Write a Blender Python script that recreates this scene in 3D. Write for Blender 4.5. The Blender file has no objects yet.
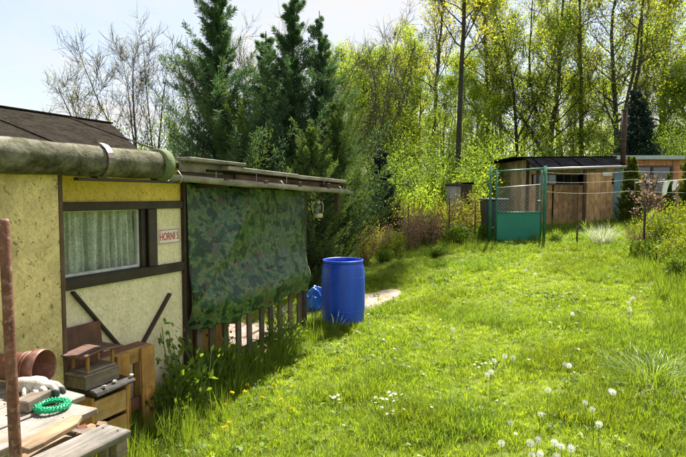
import bpy, bmesh, math, random
import numpy as np
from mathutils import Vector, Matrix, Euler

scene = bpy.context.scene
COL = scene.collection
R = math.radians
PI = math.pi
random.seed(7)

# ------------------------------------------------------------------ camera, sky, sun, exposure
cam_data = bpy.data.cameras.new('camera')
cam_data.sensor_width = 36.0
cam_data.lens = 550.0 / 686.0 * 36.0
cam_data.clip_start = 0.05
cam_data.clip_end = 2000
cam = bpy.data.objects.new('camera', cam_data)
COL.objects.link(cam)
cam.location = (0, 0, 1.73)
cam.rotation_euler = (R(90 - 3.38), 0, 0)
scene.camera = cam

SUN_AZ, SUN_EL = 21.0, 54.0            # azimuth from +Y towards +X
world = bpy.data.worlds.new('World')
scene.world = world
world.use_nodes = True
wn, wl = world.node_tree.nodes, world.node_tree.links
wn.clear()
w_out = wn.new('ShaderNodeOutputWorld')
w_bg = wn.new('ShaderNodeBackground'); w_bg.inputs['Strength'].default_value = 0.088
sky = wn.new('ShaderNodeTexSky'); sky.sky_type = 'NISHITA'; sky.sun_disc = False
sky.sun_elevation = R(SUN_EL); sky.sun_rotation = R(SUN_AZ)
sky.air_density = 1.0; sky.dust_density = 0.7; sky.ozone_density = 1.0
tc = wn.new('ShaderNodeTexCoord')
sep = wn.new('ShaderNodeSeparateXYZ'); wl.new(tc.outputs['Generated'], sep.inputs[0])
mz = wn.new('ShaderNodeMath'); mz.operation = 'ABSOLUTE'; wl.new(sep.outputs['Z'], mz.inputs[0])
mz2 = wn.new('ShaderNodeMath'); mz2.operation = 'ADD'; mz2.inputs[1].default_value = 0.16; wl.new(mz.outputs[0], mz2.inputs[0])
dx = wn.new('ShaderNodeMath'); dx.operation = 'DIVIDE'; wl.new(sep.outputs['X'], dx.inputs[0]); wl.new(mz2.outputs[0], dx.inputs[1])
dy = wn.new('ShaderNodeMath'); dy.operation = 'DIVIDE'; wl.new(sep.outputs['Y'], dy.inputs[0]); wl.new(mz2.outputs[0], dy.inputs[1])
cmb = wn.new('ShaderNodeCombineXYZ'); wl.new(dx.outputs[0], cmb.inputs[0]); wl.new(dy.outputs[0], cmb.inputs[1])
cn = wn.new('ShaderNodeTexNoise'); cn.inputs['Scale'].default_value = 0.75; cn.inputs['Detail'].default_value = 8
cn.inputs['Roughness'].default_value = 0.58; cn.inputs['Distortion'].default_value = 0.35
wl.new(cmb.outputs[0], cn.inputs['Vector'])
cr = wn.new('ShaderNodeValToRGB')
cr.color_ramp.elements[0].position = 0.40; cr.color_ramp.elements[0].color = (0.18, 0.18, 0.18, 1)
cr.color_ramp.elements[1].position = 0.60; cr.color_ramp.elements[1].color = (1.0, 1.0, 1.0, 1)
wl.new(cn.outputs['Fac'], cr.inputs['Fac'])
cmix = wn.new('ShaderNodeMixRGB'); wl.new(cr.outputs['Color'], cmix.inputs['Fac'])
veil = wn.new('ShaderNodeMixRGB'); veil.inputs['Fac'].default_value = 0.60; veil.inputs['Color2'].default_value = (2.05, 2.25, 2.50, 1); wl.new(sky.outputs[0], veil.inputs['Color1']); wl.new(veil.outputs[0], cmix.inputs['Color1']); cmix.inputs['Color2'].default_value = (3.25, 3.2, 3.15, 1)
wl.new(cmix.outputs[0], w_bg.inputs['Color']); wl.new(w_bg.outputs[0], w_out.inputs['Surface'])

sun_data = bpy.data.lights.new('sun', 'SUN')
sun_data.energy = 4.5; sun_data.angle = R(0.6); sun_data.color = (1.0, 0.95, 0.86)
sun = bpy.data.objects.new('sun', sun_data); COL.objects.link(sun)
sdir = Vector((math.sin(R(SUN_AZ)) * math.cos(R(SUN_EL)), math.cos(R(SUN_AZ)) * math.cos(R(SUN_EL)), math.sin(R(SUN_EL))))
sun.rotation_euler = (-sdir).to_track_quat('-Z', 'Y').to_euler()
sun.location = sdir * 40

vs = scene.view_settings
vs.view_transform = 'Standard'; vs.look = 'None'; vs.exposure = 1.75; vs.gamma = 1.0; vs.use_curve_mapping = False
scene.render.engine = 'CYCLES'
scene.cycles.use_denoising = True
scene.cycles.max_bounces = 8
scene.cycles.diffuse_bounces = 4
scene.cycles.transmission_bounces = 4
scene.cycles.transparent_max_bounces = 12
scene.cycles.caustics_reflective = False
scene.cycles.caustics_refractive = False
scene.cycles.sample_clamp_indirect = 6.0

# ------------------------------------------------------------------ small helpers
def softplus(a, k=0.6):
    return 0.5 * (a + np.sqrt(a * a + k))

def gz(x, y):
    """height of the ground"""
    x = np.asarray(x, float); y = np.asarray(y, float)
    a = softplus(y - 7.0) - softplus(y - 16.0)
    b = softplus(x - 0.3) - softplus(x - 9.0)
    near = 1.0 / (1.0 + np.exp(-(y - 1.0)))
    bump = 0.018 * np.sin(1.7 * x + 0.6 * y) * np.sin(1.3 * y - 0.4 * x) + 0.010 * np.sin(4.1 * x + 1.0) * np.sin(3.7 * y + 2.0)
    fade = np.clip((x + 1.0 - (y - 5.0) * 0.3 + 0.6) / 1.2, 0, 1)
    far = 0.03 * softplus(y - 24.0, 4.0)
    return 0.055 * a + 0.085 * b * near + bump * fade + far - 0.03

def G(x, y):
    return float(gz(x, y))

def field(x, y, s, seed):
    """smooth pseudo noise 0..1"""
    x = np.asarray(x, float) * s; y = np.asarray(y, float) * s
    rr = np.random.RandomState(seed)
    v = np.zeros_like(x)
    for k in range(6):
        a = rr.uniform(0, 2 * PI); fr = rr.uniform(0.6, 2.4); p = rr.uniform(0, 6.28)
        v += np.sin((np.cos(a) * x + np.sin(a) * y) * fr + p + 1.2 * np.sin(0.7 * (np.cos(a + 1.3) * x + np.sin(a + 1.3) * y) * fr + p * 2))
    return np.clip(0.5 + v / 7.0, 0, 1)

def tag(o, label=None, cat=None, group=None, kind=None):
    if label: o['label'] = label
    if cat: o['category'] = cat
    if group: o['group'] = group
    if kind: o['kind'] = kind
    return o

def empty(name, loc, rz=0.0, label=None, cat=None, group=None):
    o = bpy.data.objects.new(name, None)
    COL.objects.link(o)
    o.location = loc; o.rotation_euler = (0, 0, rz)
    o.empty_display_size = 0.1
    return tag(o, label, cat, group)

def copy_tree(o, parent=None):
    c = o.copy(); COL.objects.link(c)
    if parent is not None: c.parent = parent
    for ch in list(o.children):
        copy_tree(ch, c)
    return c

class MB:
    """collects boxes, bars, tubes and lathes into one mesh"""
    def __init__(s):
        s.v = []; s.f = []; s.smooth = []
    def add(s, verts, faces, smooth=False):
        b = len(s.v)
        s.v += [tuple(p) for p in verts]
        s.f += [tuple(i + b for i in q) for q in faces]
        s.smooth += [smooth] * len(faces)
        return s
    def box(s, c, size, rot=None, jit=0.0):
        c = Vector(c); h = Vector(size) * 0.5
        m = rot.to_matrix() if isinstance(rot, Euler) else rot
        vs_ = []
        for z in (-1, 1):
            for y in (-1, 1):
                for x in (-1, 1):
                    p = Vector((x * h.x, y * h.y, z * h.z))
                    if jit: p += Vector((random.uniform(-jit, jit), random.uniform(-jit, jit), random.uniform(-jit, jit)))
                    if m is not None: p = m @ p
                    vs_.append(c + p)
        return s.add(vs_, [(0, 2, 3, 1), (4, 5, 7, 6), (0, 1, 5, 4), (2, 6, 7, 3), (0, 4, 6, 2), (1, 3, 7, 5)])
    def span(s, a, b, jit=0.0):
        c = [(a[i] + b[i]) / 2 for i in range(3)]
        return s.box(c, [abs(b[i] - a[i]) for i in range(3)], None, jit)
    def bar(s, p0, p1, w, h, up=(0, 0, 1), jit=0.0):
        p0 = Vector(p0); p1 = Vector(p1); d = p1 - p0
        x = d.normalized(); u = Vector(up)
        y = u.cross(x)
        if y.length < 1e-4: y = Vector((0, 1, 0)).cross(x)
        y.normalize(); z = x.cross(y)
        m = Matrix((x, y, z)).transposed()
        return s.box((p0 + p1) / 2, (d.length, w, h), m, jit)
    def tube(s, pts, radii, n=8, cap=True, squash=None):
        pts = [Vector(p) for p in pts]
        if not hasattr(radii, '__len__'): radii = [radii] * len(pts)
        verts = []; faces = []
        ref = None
        for i, p in enumerate(pts):
            if i == 0: d = pts[1] - p
            elif i == len(pts) - 1: d = p - pts[i - 1]
            else: d = pts[i + 1] - pts[i - 1]
            if d.length < 1e-9: d = Vector((0, 0, 1))
            d.normalize()
            if ref is None:
                ref = Vector((1, 0, 0)) if abs(d.x) < 0.8 else Vector((0, 1, 0))
            a = ref - d * ref.dot(d)
            if a.length < 1e-6: a = d.orthogonal()
            a.normalize(); ref = a; b = d.cross(a)
            for k in range(n):
                t = 2 * PI * k / n
                verts.append(p + (a * math.cos(t) + b * math.sin(t) * (squash or 1.0)) * radii[i])
        for i in range(len(pts) - 1):
            for k in range(n):
                k2 = (k + 1) % n
                faces.append((i * n + k, i * n + k2, (i + 1) * n + k2, (i + 1) * n + k))
        s.add(verts, faces, True)
        if cap:
            b = len(s.v) - len(verts)
            s.f.append(tuple(b + k for k in reversed(range(n)))); s.smooth.append(False)
            e = b + (len(pts) - 1) * n
            s.f.append(tuple(e + k for k in range(n))); s.smooth.append(False)
        return s
    def lathe(s, prof, n=32, c=(0, 0, 0), m=None):
        verts = []; faces = []
        for r, z in prof:
            for k in range(n):
                t = 2 * PI * k / n
                p = Vector((r * math.cos(t), r * math.sin(t), z))
                if m is not None: p = m @ p
                verts.append(p + Vector(c))
        for i in range(len(prof) - 1):
            for k in range(n):
                k2 = (k + 1) % n
                faces.append((i * n + k, i * n + k2, (i + 1) * n + k2, (i + 1) * n + k))
        return s.add(verts, faces, True)
    def grid(s, fn, nu, nv, thick=0.0):
        """sheet from fn(u,v)->(x,y,z), u,v in 0..1"""
        verts = [fn(i / nu, j / nv) for j in range(nv + 1) for i in range(nu + 1)]
        faces = [(j * (nu + 1) + i, j * (nu + 1) + i + 1, (j + 1) * (nu + 1) + i + 1, (j + 1) * (nu + 1) + i) for j in range(nv) for i in range(nu)]
        return s.add(verts, faces, True)
    def mesh(s, name, bevel=0.0, seg=1):
        me = bpy.data.meshes.new(name)
        me.from_pydata([tuple(p) for p in s.v], [], s.f)
        me.polygons.foreach_set('use_smooth', s.smooth)
        if bevel > 0:
            bm = bmesh.new(); bm.from_mesh(me)
            es = [e for e in bm.edges if len(e.link_faces) == 2 and e.calc_face_angle(0) > 0.5]
            bmesh.ops.bevel(bm, geom=es, offset=bevel, segments=seg, affect='EDGES', profile=0.5, clamp_overlap=True)
            bm.to_mesh(me); bm.free()
        me.update()
        return me
    def build(s, name, mat, parent=None, bevel=0.0, loc=None):
        o = bpy.data.objects.new(name, s.mesh(name, bevel))
        COL.objects.link(o)
        if mat is not None: o.data.materials.append(mat)
        if parent is not None: o.parent = parent
        if loc is not None: o.location = loc
        return o

def obj_from(name, me, parent=None, loc=None):
    o = bpy.data.objects.new(name, me); COL.objects.link(o)
    if parent is not None: o.parent = parent
    if loc is not None: o.location = loc
    return o

def np_mesh(name, verts, quads, mat=None, attr=None, smooth=False):
    """fast mesh of quads; attr: per-vertex float attribute called 'v'"""
    me = bpy.data.meshes.new(name)
    nv, nq = len(verts), len(quads)
    k = quads.shape[1]
    me.vertices.add(nv); me.vertices.foreach_set('co', np.ascontiguousarray(verts, np.float32).ravel())
    me.loops.add(nq * k); me.loops.foreach_set('vertex_index', np.ascontiguousarray(quads, np.int32).ravel())
    me.polygons.add(nq)
    me.polygons.foreach_set('loop_start', np.arange(0, nq * k, k, dtype=np.int32))
    me.polygons.foreach_set('loop_total', np.full(nq, k, np.int32))
    if smooth: me.polygons.foreach_set('use_smooth', np.ones(nq, bool))
    if attr is not None:
        a = me.attributes.new('v', 'FLOAT', 'POINT'); a.data.foreach_set('value', np.ascontiguousarray(attr, np.float32))
    me.update(calc_edges=True)
    if mat is not None: me.materials.append(mat)
    return me

# ------------------------------------------------------------------ materials
MATS = {}
def new_mat(name):
    m = bpy.data.materials.new(name); m.use_nodes = True
    nt = m.node_tree; nt.nodes.clear()
    out = nt.nodes.new('ShaderNodeOutputMaterial')
    b = nt.nodes.new('ShaderNodeBsdfPrincipled')
    nt.links.new(b.outputs[0], out.inputs['Surface'])
    MATS[name] = m
    return m, nt, b, out

def coords(nt, scale=(1, 1, 1), rnd=True):
    """object coordinates, shifted by a random amount per object"""
    t = nt.nodes.new('ShaderNodeTexCoord')
    mp = nt.nodes.new('ShaderNodeMapping'); mp.inputs['Scale'].default_value = scale
    nt.links.new(t.outputs['Object'], mp.inputs['Vector'])
    if rnd:
        oi = nt.nodes.new('ShaderNodeObjectInfo')
        mu = nt.nodes.new('ShaderNodeMath'); mu.operation = 'MULTIPLY'; mu.inputs[1].default_value = 37.0
        nt.links.new(oi.outputs['Random'], mu.inputs[0])
        cx = nt.nodes.new('ShaderNodeCombineXYZ')
        for i in range(3): nt.links.new(mu.outputs[0], cx.inputs[i])
        nt.links.new(cx.outputs[0], mp.inputs['Location'])
    return mp.outputs[0]

def noise(nt, vec, scale, detail=5, rough=0.6, dist=0.0):
    n = nt.nodes.new('ShaderNodeTexNoise')
    n.inputs['Scale'].default_value = scale; n.inputs['Detail'].default_value = detail
    n.inputs['Roughness'].default_value = rough; n.inputs['Distortion'].default_value = dist
    if vec is not None: nt.links.new(vec, n.inputs['Vector'])
    return n.outputs['Fac']

def ramp(nt, fac, stops, interp='LINEAR'):
    r = nt.nodes.new('ShaderNodeValToRGB'); r.color_ramp.interpolation = interp
    e = r.color_ramp.elements
    while len(e) < len(stops): e.new(0.5)
    for el, (p, c) in zip(e, stops):
        el.position = p; el.color = (c[0], c[1], c[2], 1)
    nt.links.new(fac, r.inputs['Fac'])
    return r.outputs['Color']

def mixc(nt, fac, a, b, mode='MIX'):
    m = nt.nodes.new('ShaderNodeMixRGB'); m.blend_type = mode
    for sock, val in ((m.inputs['Fac'], fac), (m.inputs['Color1'], a), (m.inputs['Color2'], b)):
        if isinstance(val, (int, float)): sock.default_value = val
        elif isinstance(val, tuple): sock.default_value = (val[0], val[1], val[2], 1)
        else: nt.links.new(val, sock)
    return m.outputs['Color']

def bump(nt, b, height, strength=0.4, dist=0.01):
    bp = nt.nodes.new('ShaderNodeBump'); bp.inputs['Strength'].default_value = strength; bp.inputs['Distance'].default_value = dist
    nt.links.new(height, bp.inputs['Height']); nt.links.new(bp.outputs[0], b.inputs['Normal'])

def wood(name, dark, light, axis='x', grain=22, rough=0.8, wear=None, wear_amt=0.5, bstr=0.5):
    """weathered board: grain runs along axis"""
    m, nt, b, out = new_mat(name)
    sc = {'x': (1.2, grain, grain), 'y': (grain, 1.2, grain), 'z': (grain, grain, 1.2)}[axis]
    v = coords(nt, sc)
    n1 = noise(nt, v, 2.0, 8, 0.65, 0.6)
    v2 = coords(nt, (1, 1, 1))
    n2 = noise(nt, v2, 6.0, 6, 0.65, 0.3)
    c = ramp(nt, n1, [(0.28, dark), (0.72, light)])
    blot = ramp(nt, n2, [(0.35, (0.55, 0.55, 0.55)), (0.65, (1.15, 1.15, 1.15))])
    c = mixc(nt, 1.0, c, blot, 'MULTIPLY')
    if wear is not None:
        n3 = noise(nt, v2, 3.2, 8, 0.7, 0.5)
        wf = ramp(nt, n3, [(0.48, (0, 0, 0)), (0.66, (wear_amt,) * 3)])
        c = mixc(nt, wf, c, wear)
    oi = nt.nodes.new('ShaderNodeObjectInfo')
    hv = nt.nodes.new('ShaderNodeHueSaturation')
    mr = nt.nodes.new('ShaderNodeMapRange'); mr.inputs['To Min'].default_value = 0.8; mr.inputs['To Max'].default_value = 1.2
    nt.links.new(oi.outputs['Random'], mr.inputs['Value']); nt.links.new(mr.outputs[0], hv.inputs['Value'])
    nt.links.new(c, hv.inputs['Color']); nt.links.new(hv.outputs[0], b.inputs['Base Color'])
    b.inputs['Roughness'].default_value = rough
    bump(nt, b, n1, bstr, 0.004)
    return m

def blotchy(name, c0, c1, scale=6, rough=0.6, metal=0.0, bstr=0.2, spec=0.5, c2=None, s2=18, bd=0.004):
    m, nt, b, out = new_mat(name)
    v = coords(nt)
    n1 = noise(nt, v, scale, 7, 0.65, 0.3)
    c = ramp(nt, n1, [(0.35, c0), (0.65, c1)])
    if c2 is not None:
        n2 = noise(nt, v, s2, 6, 0.7)
        c = mixc(nt, ramp(nt, n2, [(0.52, (0, 0, 0)), (0.66, (0.85,) * 3)]), c, c2)
    nt.links.new(c, b.inputs['Base Color'])
    b.inputs['Roughness'].default_value = rough; b.inputs['Metallic'].default_value = metal
    b.inputs['Specular IOR Level'].default_value = spec
    if bstr: bump(nt, b, noise(nt, v, scale * 6, 5, 0.6), bstr, bd)
    return m

def osb(name, light, mid, dark, stain, stain_amt):
    """painted strand board: flakes lying at all angles, thin dark gaps, dirt"""
    m, nt, b, out = new_mat(name)
    v = coords(nt, (1, 1, 1), False)
    n0 = noise(nt, v, 9, 3, 0.5)
    # three stretched voronoi layers at different angles
    cols = []; hs = []
    for ang, sc, off in ((15, (20, 20, 95), 0), (-50, (22, 22, 85), 4), (80, (20, 20, 90), 9)):
        mp = nt.nodes.new('ShaderNodeMapping')
        mp.inputs['Rotation'].default_value = (0, R(ang), 0); mp.inputs['Location'].default_value = (off, off, off)
        mp.vector_type = 'POINT'
        nt.links.new(v, mp.inputs['Vector'])
        mp2 = nt.nodes.new('ShaderNodeMapping'); mp2.inputs['Scale'].default_value = sc
        nt.links.new(mp.outputs[0], mp2.inputs['Vector'])
        vo = nt.nodes.new('ShaderNodeTexVoronoi'); vo.inputs['Scale'].default_value = 1.0; vo.inputs['Randomness'].default_value = 1.0
        nt.links.new(mp2.outputs[0], vo.inputs['Vector'])
        sx = nt.nodes.new('ShaderNodeSeparateXYZ'); nt.links.new(vo.outputs['Color'], sx.inputs[0])
        cols.append(sx.outputs[0]); hs.append(vo.outputs['Distance'])
    sel = noise(nt, v, 42, 2, 0.5)
    a = mixc(nt, ramp(nt, sel, [(0.44, (0, 0, 0)), (0.47, (1, 1, 1))]), cols[0], cols[1])
    sel2 = noise(nt, v, 55, 2, 0.5, 0.4)
    a = mixc(nt, ramp(nt, sel2, [(0.52, (0, 0, 0)), (0.55, (1, 1, 1))]), a, cols[2])
    c = ramp(nt, a, [(0.0, dark), (0.07, mid), (0.5, light), (1.0, tuple(min(1, q * 1.12) for q in light))])
    big = noise(nt, v, 2.3, 7, 0.7, 0.5)
    c = mixc(nt, ramp(nt, big, [(0.42, (0, 0, 0)), (0.68, (stain_amt,) * 3)]), c, stain)
    # rain streaks and mud splashed up from the ground
    ms = nt.nodes.new('ShaderNodeMapping'); ms.inputs['Scale'].default_value = (14, 14, 0.7); nt.links.new(v, ms.inputs[0])
    st = noise(nt, ms.outputs[0], 1.0, 5, 0.6, 0.2)
    c = mixc(nt, ramp(nt, st, [(0.55, (0, 0, 0)), (0.75, (0.38,) * 3)]), c, stain)
    sz_ = nt.nodes.new('ShaderNodeSeparateXYZ'); nt.links.new(v, sz_.inputs[0])
    ad = nt.nodes.new('ShaderNodeMath'); ad.operation = 'MULTIPLY_ADD'; ad.inputs[1].default_value = -1.6; nt.links.new(sz_.outputs['Z'], ad.inputs[0]); nt.links.new(noise(nt, v, 11, 6, 0.7), ad.inputs[2])
    c = mixc(nt, ramp(nt, ad.outputs[0], [(0.05, (0, 0, 0)), (0.45, (0.6,) * 3)]), c, (0.13, 0.10, 0.06))
    nt.links.new(c, b.inputs['Base Color'])
    b.inputs['Roughness'].default_value = 0.75
    bump(nt, b, a, 0.35, 0.003)
    return m

def leafmat(name, dark, light, trans=0.45, tint=(1.25, 1.2, 0.6), rough=0.5, patch=None, var=0.25, use_v=True):
    """leaf: diffuse and gloss with light coming through; colour varies per leaf and per plant"""
    m, nt, b, out = new_mat(name)
    if use_v:
        at = nt.nodes.new('ShaderNodeAttribute'); at.attribute_name = 'v'; f = at.outputs['Fac']
    else:
        f = nt.nodes.new('ShaderNodeObjectInfo').outputs['Random']
    c = ramp(nt, f, [(0.0, dark), (1.0, light)])
    if patch is not None:
        g = nt.nodes.new('ShaderNodeNewGeometry')
        n1 = noise(nt, g.outputs['Position'], patch[1], 4, 0.6)
        c = mixc(nt, ramp(nt, n1, [(0.42, (0, 0, 0)), (0.62, (1, 1, 1))]), c, patch[0])
        n2 = noise(nt, g.outputs['Position'], patch[1] * 5, 3, 0.6)
        c = mixc(nt, 1.0, c, ramp(nt, n2, [(0.3, (0.72, 0.78, 0.8)), (0.7, (1.18, 1.15, 1.1))]), 'MULTIPLY')
    oi = nt.nodes.new('ShaderNodeObjectInfo')
    hv = nt.nodes.new('ShaderNodeHueSaturation')
    mr = nt.nodes.new('ShaderNodeMapRange'); mr.inputs['To Min'].default_value = 1 - var; mr.inputs['To Max'].default_value = 1 + var
    nt.links.new(oi.outputs['Random'], mr.inputs['Value']); nt.links.new(mr.outputs[0], hv.inputs['Value'])
    nt.links.new(c, hv.inputs['Color']); c = hv.outputs[0]
    nt.links.new(c, b.inputs['Base Color']); b.inputs['Roughness'].default_value = rough
    b.inputs['Specular IOR Level'].default_value = 0.22
    tr = nt.nodes.new('ShaderNodeBsdfTranslucent')
    nt.links.new(mixc(nt, 1.0, c, tint, 'MULTIPLY'), tr.inputs['Color'])
    mx = nt.nodes.new('ShaderNodeMixShader'); mx.inputs['Fac'].default_value = trans
    nt.links.new(b.outputs[0], mx.inputs[1]); nt.links.new(tr.outputs[0], mx.inputs[2])
    nt.links.new(mx.outputs[0], out.inputs['Surface'])
    return m

def glassmat(name, tint=(0.9, 0.95, 0.95), refl=0.18, clear=0.85):
    m, nt, b, out = new_mat(name)
    nt.nodes.remove(b)
    lw_ = nt.nodes.new('ShaderNodeLayerWeight'); lw_.inputs['Blend'].default_value = 0.5
    fr = nt.nodes.new('ShaderNodeMath'); fr.operation = 'POWER'; fr.inputs[1].default_value = 4.0; nt.links.new(lw_.outputs['Facing'], fr.inputs[0])
    tr = nt.nodes.new('ShaderNodeBsdfTransparent'); tr.inputs['Color'].default_value = (*[clear * q for q in tint], 1)
    gl = nt.nodes.new('ShaderNodeBsdfGlossy'); gl.inputs['Roughness'].default_value = 0.04
    ad = nt.nodes.new('ShaderNodeMath'); ad.operation = 'ADD'; ad.inputs[1].default_value = refl
    fm = nt.nodes.new('ShaderNodeMath'); fm.operation = 'MULTIPLY'; fm.inputs[1].default_value = 0.6; nt.links.new(fr.outputs[0], fm.inputs[0]); nt.links.new(fm.outputs[0], ad.inputs[0])
    mx = nt.nodes.new('ShaderNodeMixShader'); nt.links.new(ad.outputs[0], mx.inputs['Fac'])
    nt.links.new(tr.outputs[0], mx.inputs[1]); nt.links.new(gl.outputs[0], mx.inputs[2])
    nt.links.new(mx.outputs[0], out.inputs['Surface'])
    return m

M_wall = osb('wall_cream', (0.84, 0.74, 0.49), (0.72, 0.62, 0.38), (0.50, 0.41, 0.23), (0.60, 0.50, 0.30), 0.5)
M_wall_top = osb('wall_yellow_shaded', (0.84, 0.60, 0.13), (0.74, 0.50, 0.09), (0.32, 0.20, 0.035), (0.42, 0.31, 0.06), 0.5)  # less faded yellow paint, with gutter shade and grass bounce put into the colour
M_wall_left = osb('wall_dirty', (0.72, 0.58, 0.27), (0.57, 0.44, 0.18), (0.12, 0.085, 0.04), (0.28, 0.22, 0.10), 0.85)
M_wall_dark = wood('wall_dark_boards', (0.05, 0.035, 0.022), (0.12, 0.085, 0.055), 'z')
M_trim = wood('brown_trim', (0.016, 0.010, 0.008), (0.042, 0.026, 0.019), 'x', 26, 0.55, (0.09, 0.07, 0.06), 0.35, 0.3)
M_trim_z = wood('brown_trim_upright', (0.016, 0.010, 0.008), (0.045, 0.027, 0.019), 'z', 26, 0.55, (0.09, 0.07, 0.06), 0.35, 0.3)
M_strip = wood('strip_brown', (0.07, 0.04, 0.025), (0.14, 0.085, 0.05), 'z', 26, 0.8)
M_roof = blotchy('roof_felt', (0.014, 0.012, 0.010), (0.034, 0.029, 0.024), 9, 1.0, 0, 0.6, 0.0, (0.05, 0.046, 0.032), 40)
M_gutter = blotchy('lichen_gutter', (0.04, 0.037, 0.02), (0.20, 0.19, 0.145), 9, 0.95, 0, 1.0, 0.1, (0.065, 0.072, 0.018), 20, 0.006)
M_guttercap = blotchy('gutter_cap_green', (0.085, 0.115, 0.045), (0.16, 0.20, 0.085), 9, 0.85, 0, 0.5, 0.3, (0.10, 0.10, 0.06), 30)
M_rust = blotchy('rusty_metal', (0.085, 0.032, 0.018), (0.20, 0.085, 0.055), 14, 0.75, 0.25, 0.5, 0.4, (0.27, 0.17, 0.14), 50)
M_rustdark = blotchy('dark_rust', (0.030, 0.017, 0.013), (0.08, 0.042, 0.03), 10, 0.7, 0.3, 0.4, 0.4, (0.12, 0.06, 0.04), 40)
M_strap = blotchy('strap_metal', (0.16, 0.12, 0.09), (0.32, 0.29, 0.26), 12, 0.5, 0.7, 0.2)
M_zinc = blotchy('zinc', (0.32, 0.32, 0.30), (0.5, 0.5, 0.47), 12, 0.55, 0.6, 0.2)
M_greyboard = wood('grey_board', (0.15, 0.135, 0.105), (0.34, 0.31, 0.26), 'x', 20, 0.85, (0.12, 0.12, 0.08), 0.5)
M_redboard = wood('red_brown_board', (0.07, 0.035, 0.024), (0.16, 0.08, 0.055), 'x', 22, 0.8)
M_tablewood = wood('weathered_plank', (0.12, 0.10, 0.078), (0.36, 0.33, 0.29), 'x', 24, 0.9, (0.16, 0.115, 0.075), 0.85, 0.8)
M_scrap = wood('scrap_board', (0.20, 0.12, 0.06), (0.40, 0.27, 0.15), 'x', 20, 0.8, (0.12, 0.09, 0.06), 0.5)
M_pine = wood('orange_pine', (0.36, 0.155, 0.028), (0.60, 0.31, 0.075), 'z', 16, 0.65, (0.30, 0.17, 0.07), 0.5)
M_pine_x = wood('orange_pine_rail', (0.36, 0.175, 0.04), (0.58, 0.33, 0.10), 'x', 16, 0.65, (0.36, 0.28, 0.18), 0.5)
M_brownboard = wood('brown_panel', (0.11, 0.04, 0.022), (0.20, 0.075, 0.04), 'z', 12, 0.6, (0.07, 0.04, 0.03), 0.5)
M_slate = blotchy('dark_slab', (0.018, 0.017, 0.016), (0.05, 0.045, 0.04), 12, 0.8, 0, 0.6, 0.3, (0.10, 0.085, 0.07), 25)
M_boxgrey = wood('grey_brown_box', (0.13, 0.10, 0.072), (0.28, 0.22, 0.16), 'x', 18, 0.85)
M_darkwood = wood('dark_wood', (0.035, 0.022, 0.013), (0.085, 0.055, 0.035), 'z', 20, 0.8)
M_picket = wood('picket_wood', (0.08, 0.058, 0.036), (0.20, 0.15, 0.095), 'z', 24, 0.8, (0.07, 0.08, 0.035), 0.5)
M_barrel = blotchy('blue_plastic', (0.003, 0.042, 0.42), (0.005, 0.065, 0.55), 3, 0.36, 0, 0.05, 0.5, (0.03, 0.06, 0.40), 30)
M_bluebag = blotchy('blue_sack', (0.008, 0.10, 0.40), (0.02, 0.20, 0.55), 6, 0.4, 0, 0.4)
M_pot = blotchy('brown_plastic_pot', (0.13, 0.045, 0.03), (0.20, 0.08, 0.055), 8, 0.5, 0, 0.15, 0.5, (0.26, 0.16, 0.12), 30)
M_green = blotchy('green_rubber', (0.0, 0.30, 0.12), (0.01, 0.42, 0.18), 10, 0.4, 0, 0.0)
M_glove = blotchy('glove_knit', (0.42, 0.37, 0.30), (0.68, 0.64, 0.56), 18, 0.9, 0, 0.7, 0.2, (0.30, 0.25, 0.19), 40)
M_glovetip = blotchy('glove_dip', (0.03, 0.03, 0.035), (0.07, 0.07, 0.075), 20, 0.6, 0, 0.4)
M_paint_white = blotchy('sign_white', (0.70, 0.68, 0.62), (0.82, 0.80, 0.76), 14, 0.5, 0, 0.0)
M_red = blotchy('sign_red', (0.50, 0.05, 0.05), (0.62, 0.09, 0.08), 30, 0.5, 0, 0.0)
M_winwhite = blotchy('window_white', (0.42, 0.44, 0.38), (0.66, 0.68, 0.60), 10, 0.6, 0, 0.1)
M_glass = glassmat('window_glass', (0.93, 0.97, 0.95), 0.03, 0.96)
M_glass_far = glassmat('far_glass', (0.6, 0.66, 0.70), 0.10, 0.75)
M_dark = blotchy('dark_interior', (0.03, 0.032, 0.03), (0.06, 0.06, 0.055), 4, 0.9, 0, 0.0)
M_paving = blotchy('paving', (0.21, 0.15, 0.12), (0.36, 0.28, 0.23), 7, 0.9, 0, 0.5, 0.3, (0.15, 0.12, 0.09), 24)
M_path = blotchy('trodden_path', (0.26, 0.19, 0.145), (0.44, 0.35, 0.285), 6, 0.95, 0, 0.7, 0.2, (0.20, 0.16, 0.10), 20, 0.01)
M_tan = wood('tan_shed_boards', (0.56, 0.30, 0.14), (0.78, 0.47, 0.23), 'z', 18, 0.8, (0.12, 0.08, 0.05), 0.5)
M_tanlight = wood('pale_tan_boards', (0.40, 0.27, 0.14), (0.58, 0.42, 0.24), 'z', 18, 0.8)
M_brownshed = wood('red_brown_shed_boards', (0.40, 0.155, 0.07), (0.56, 0.24, 0.115), 'z', 18, 0.75)
M_blacktarp = blotchy('black_sheet', (0.004, 0.004, 0.005), (0.010, 0.010, 0.012), 5, 1.0, 0, 0.3, 0.0)
M_blueboard = wood('blue_board', (0.11, 0.21, 0.27), (0.24, 0.37, 0.45), 'z', 12, 0.7, (0.27, 0.29, 0.29), 0.5)
M_paleblue = blotchy('pale_blue_fascia', (0.26, 0.33, 0.34), (0.36, 0.42, 0.43), 6, 0.6, 0, 0.1)
M_gate = blotchy('green_paint', (0.010, 0.095, 0.055), (0.022, 0.16, 0.095), 8, 0.5, 0, 0.1)
M_teal = blotchy('teal_panel', (0.004, 0.16, 0.11), (0.008, 0.20, 0.14), 3, 0.5, 0, 0.06, 0.5, (0.02, 0.12, 0.09), 20)
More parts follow.
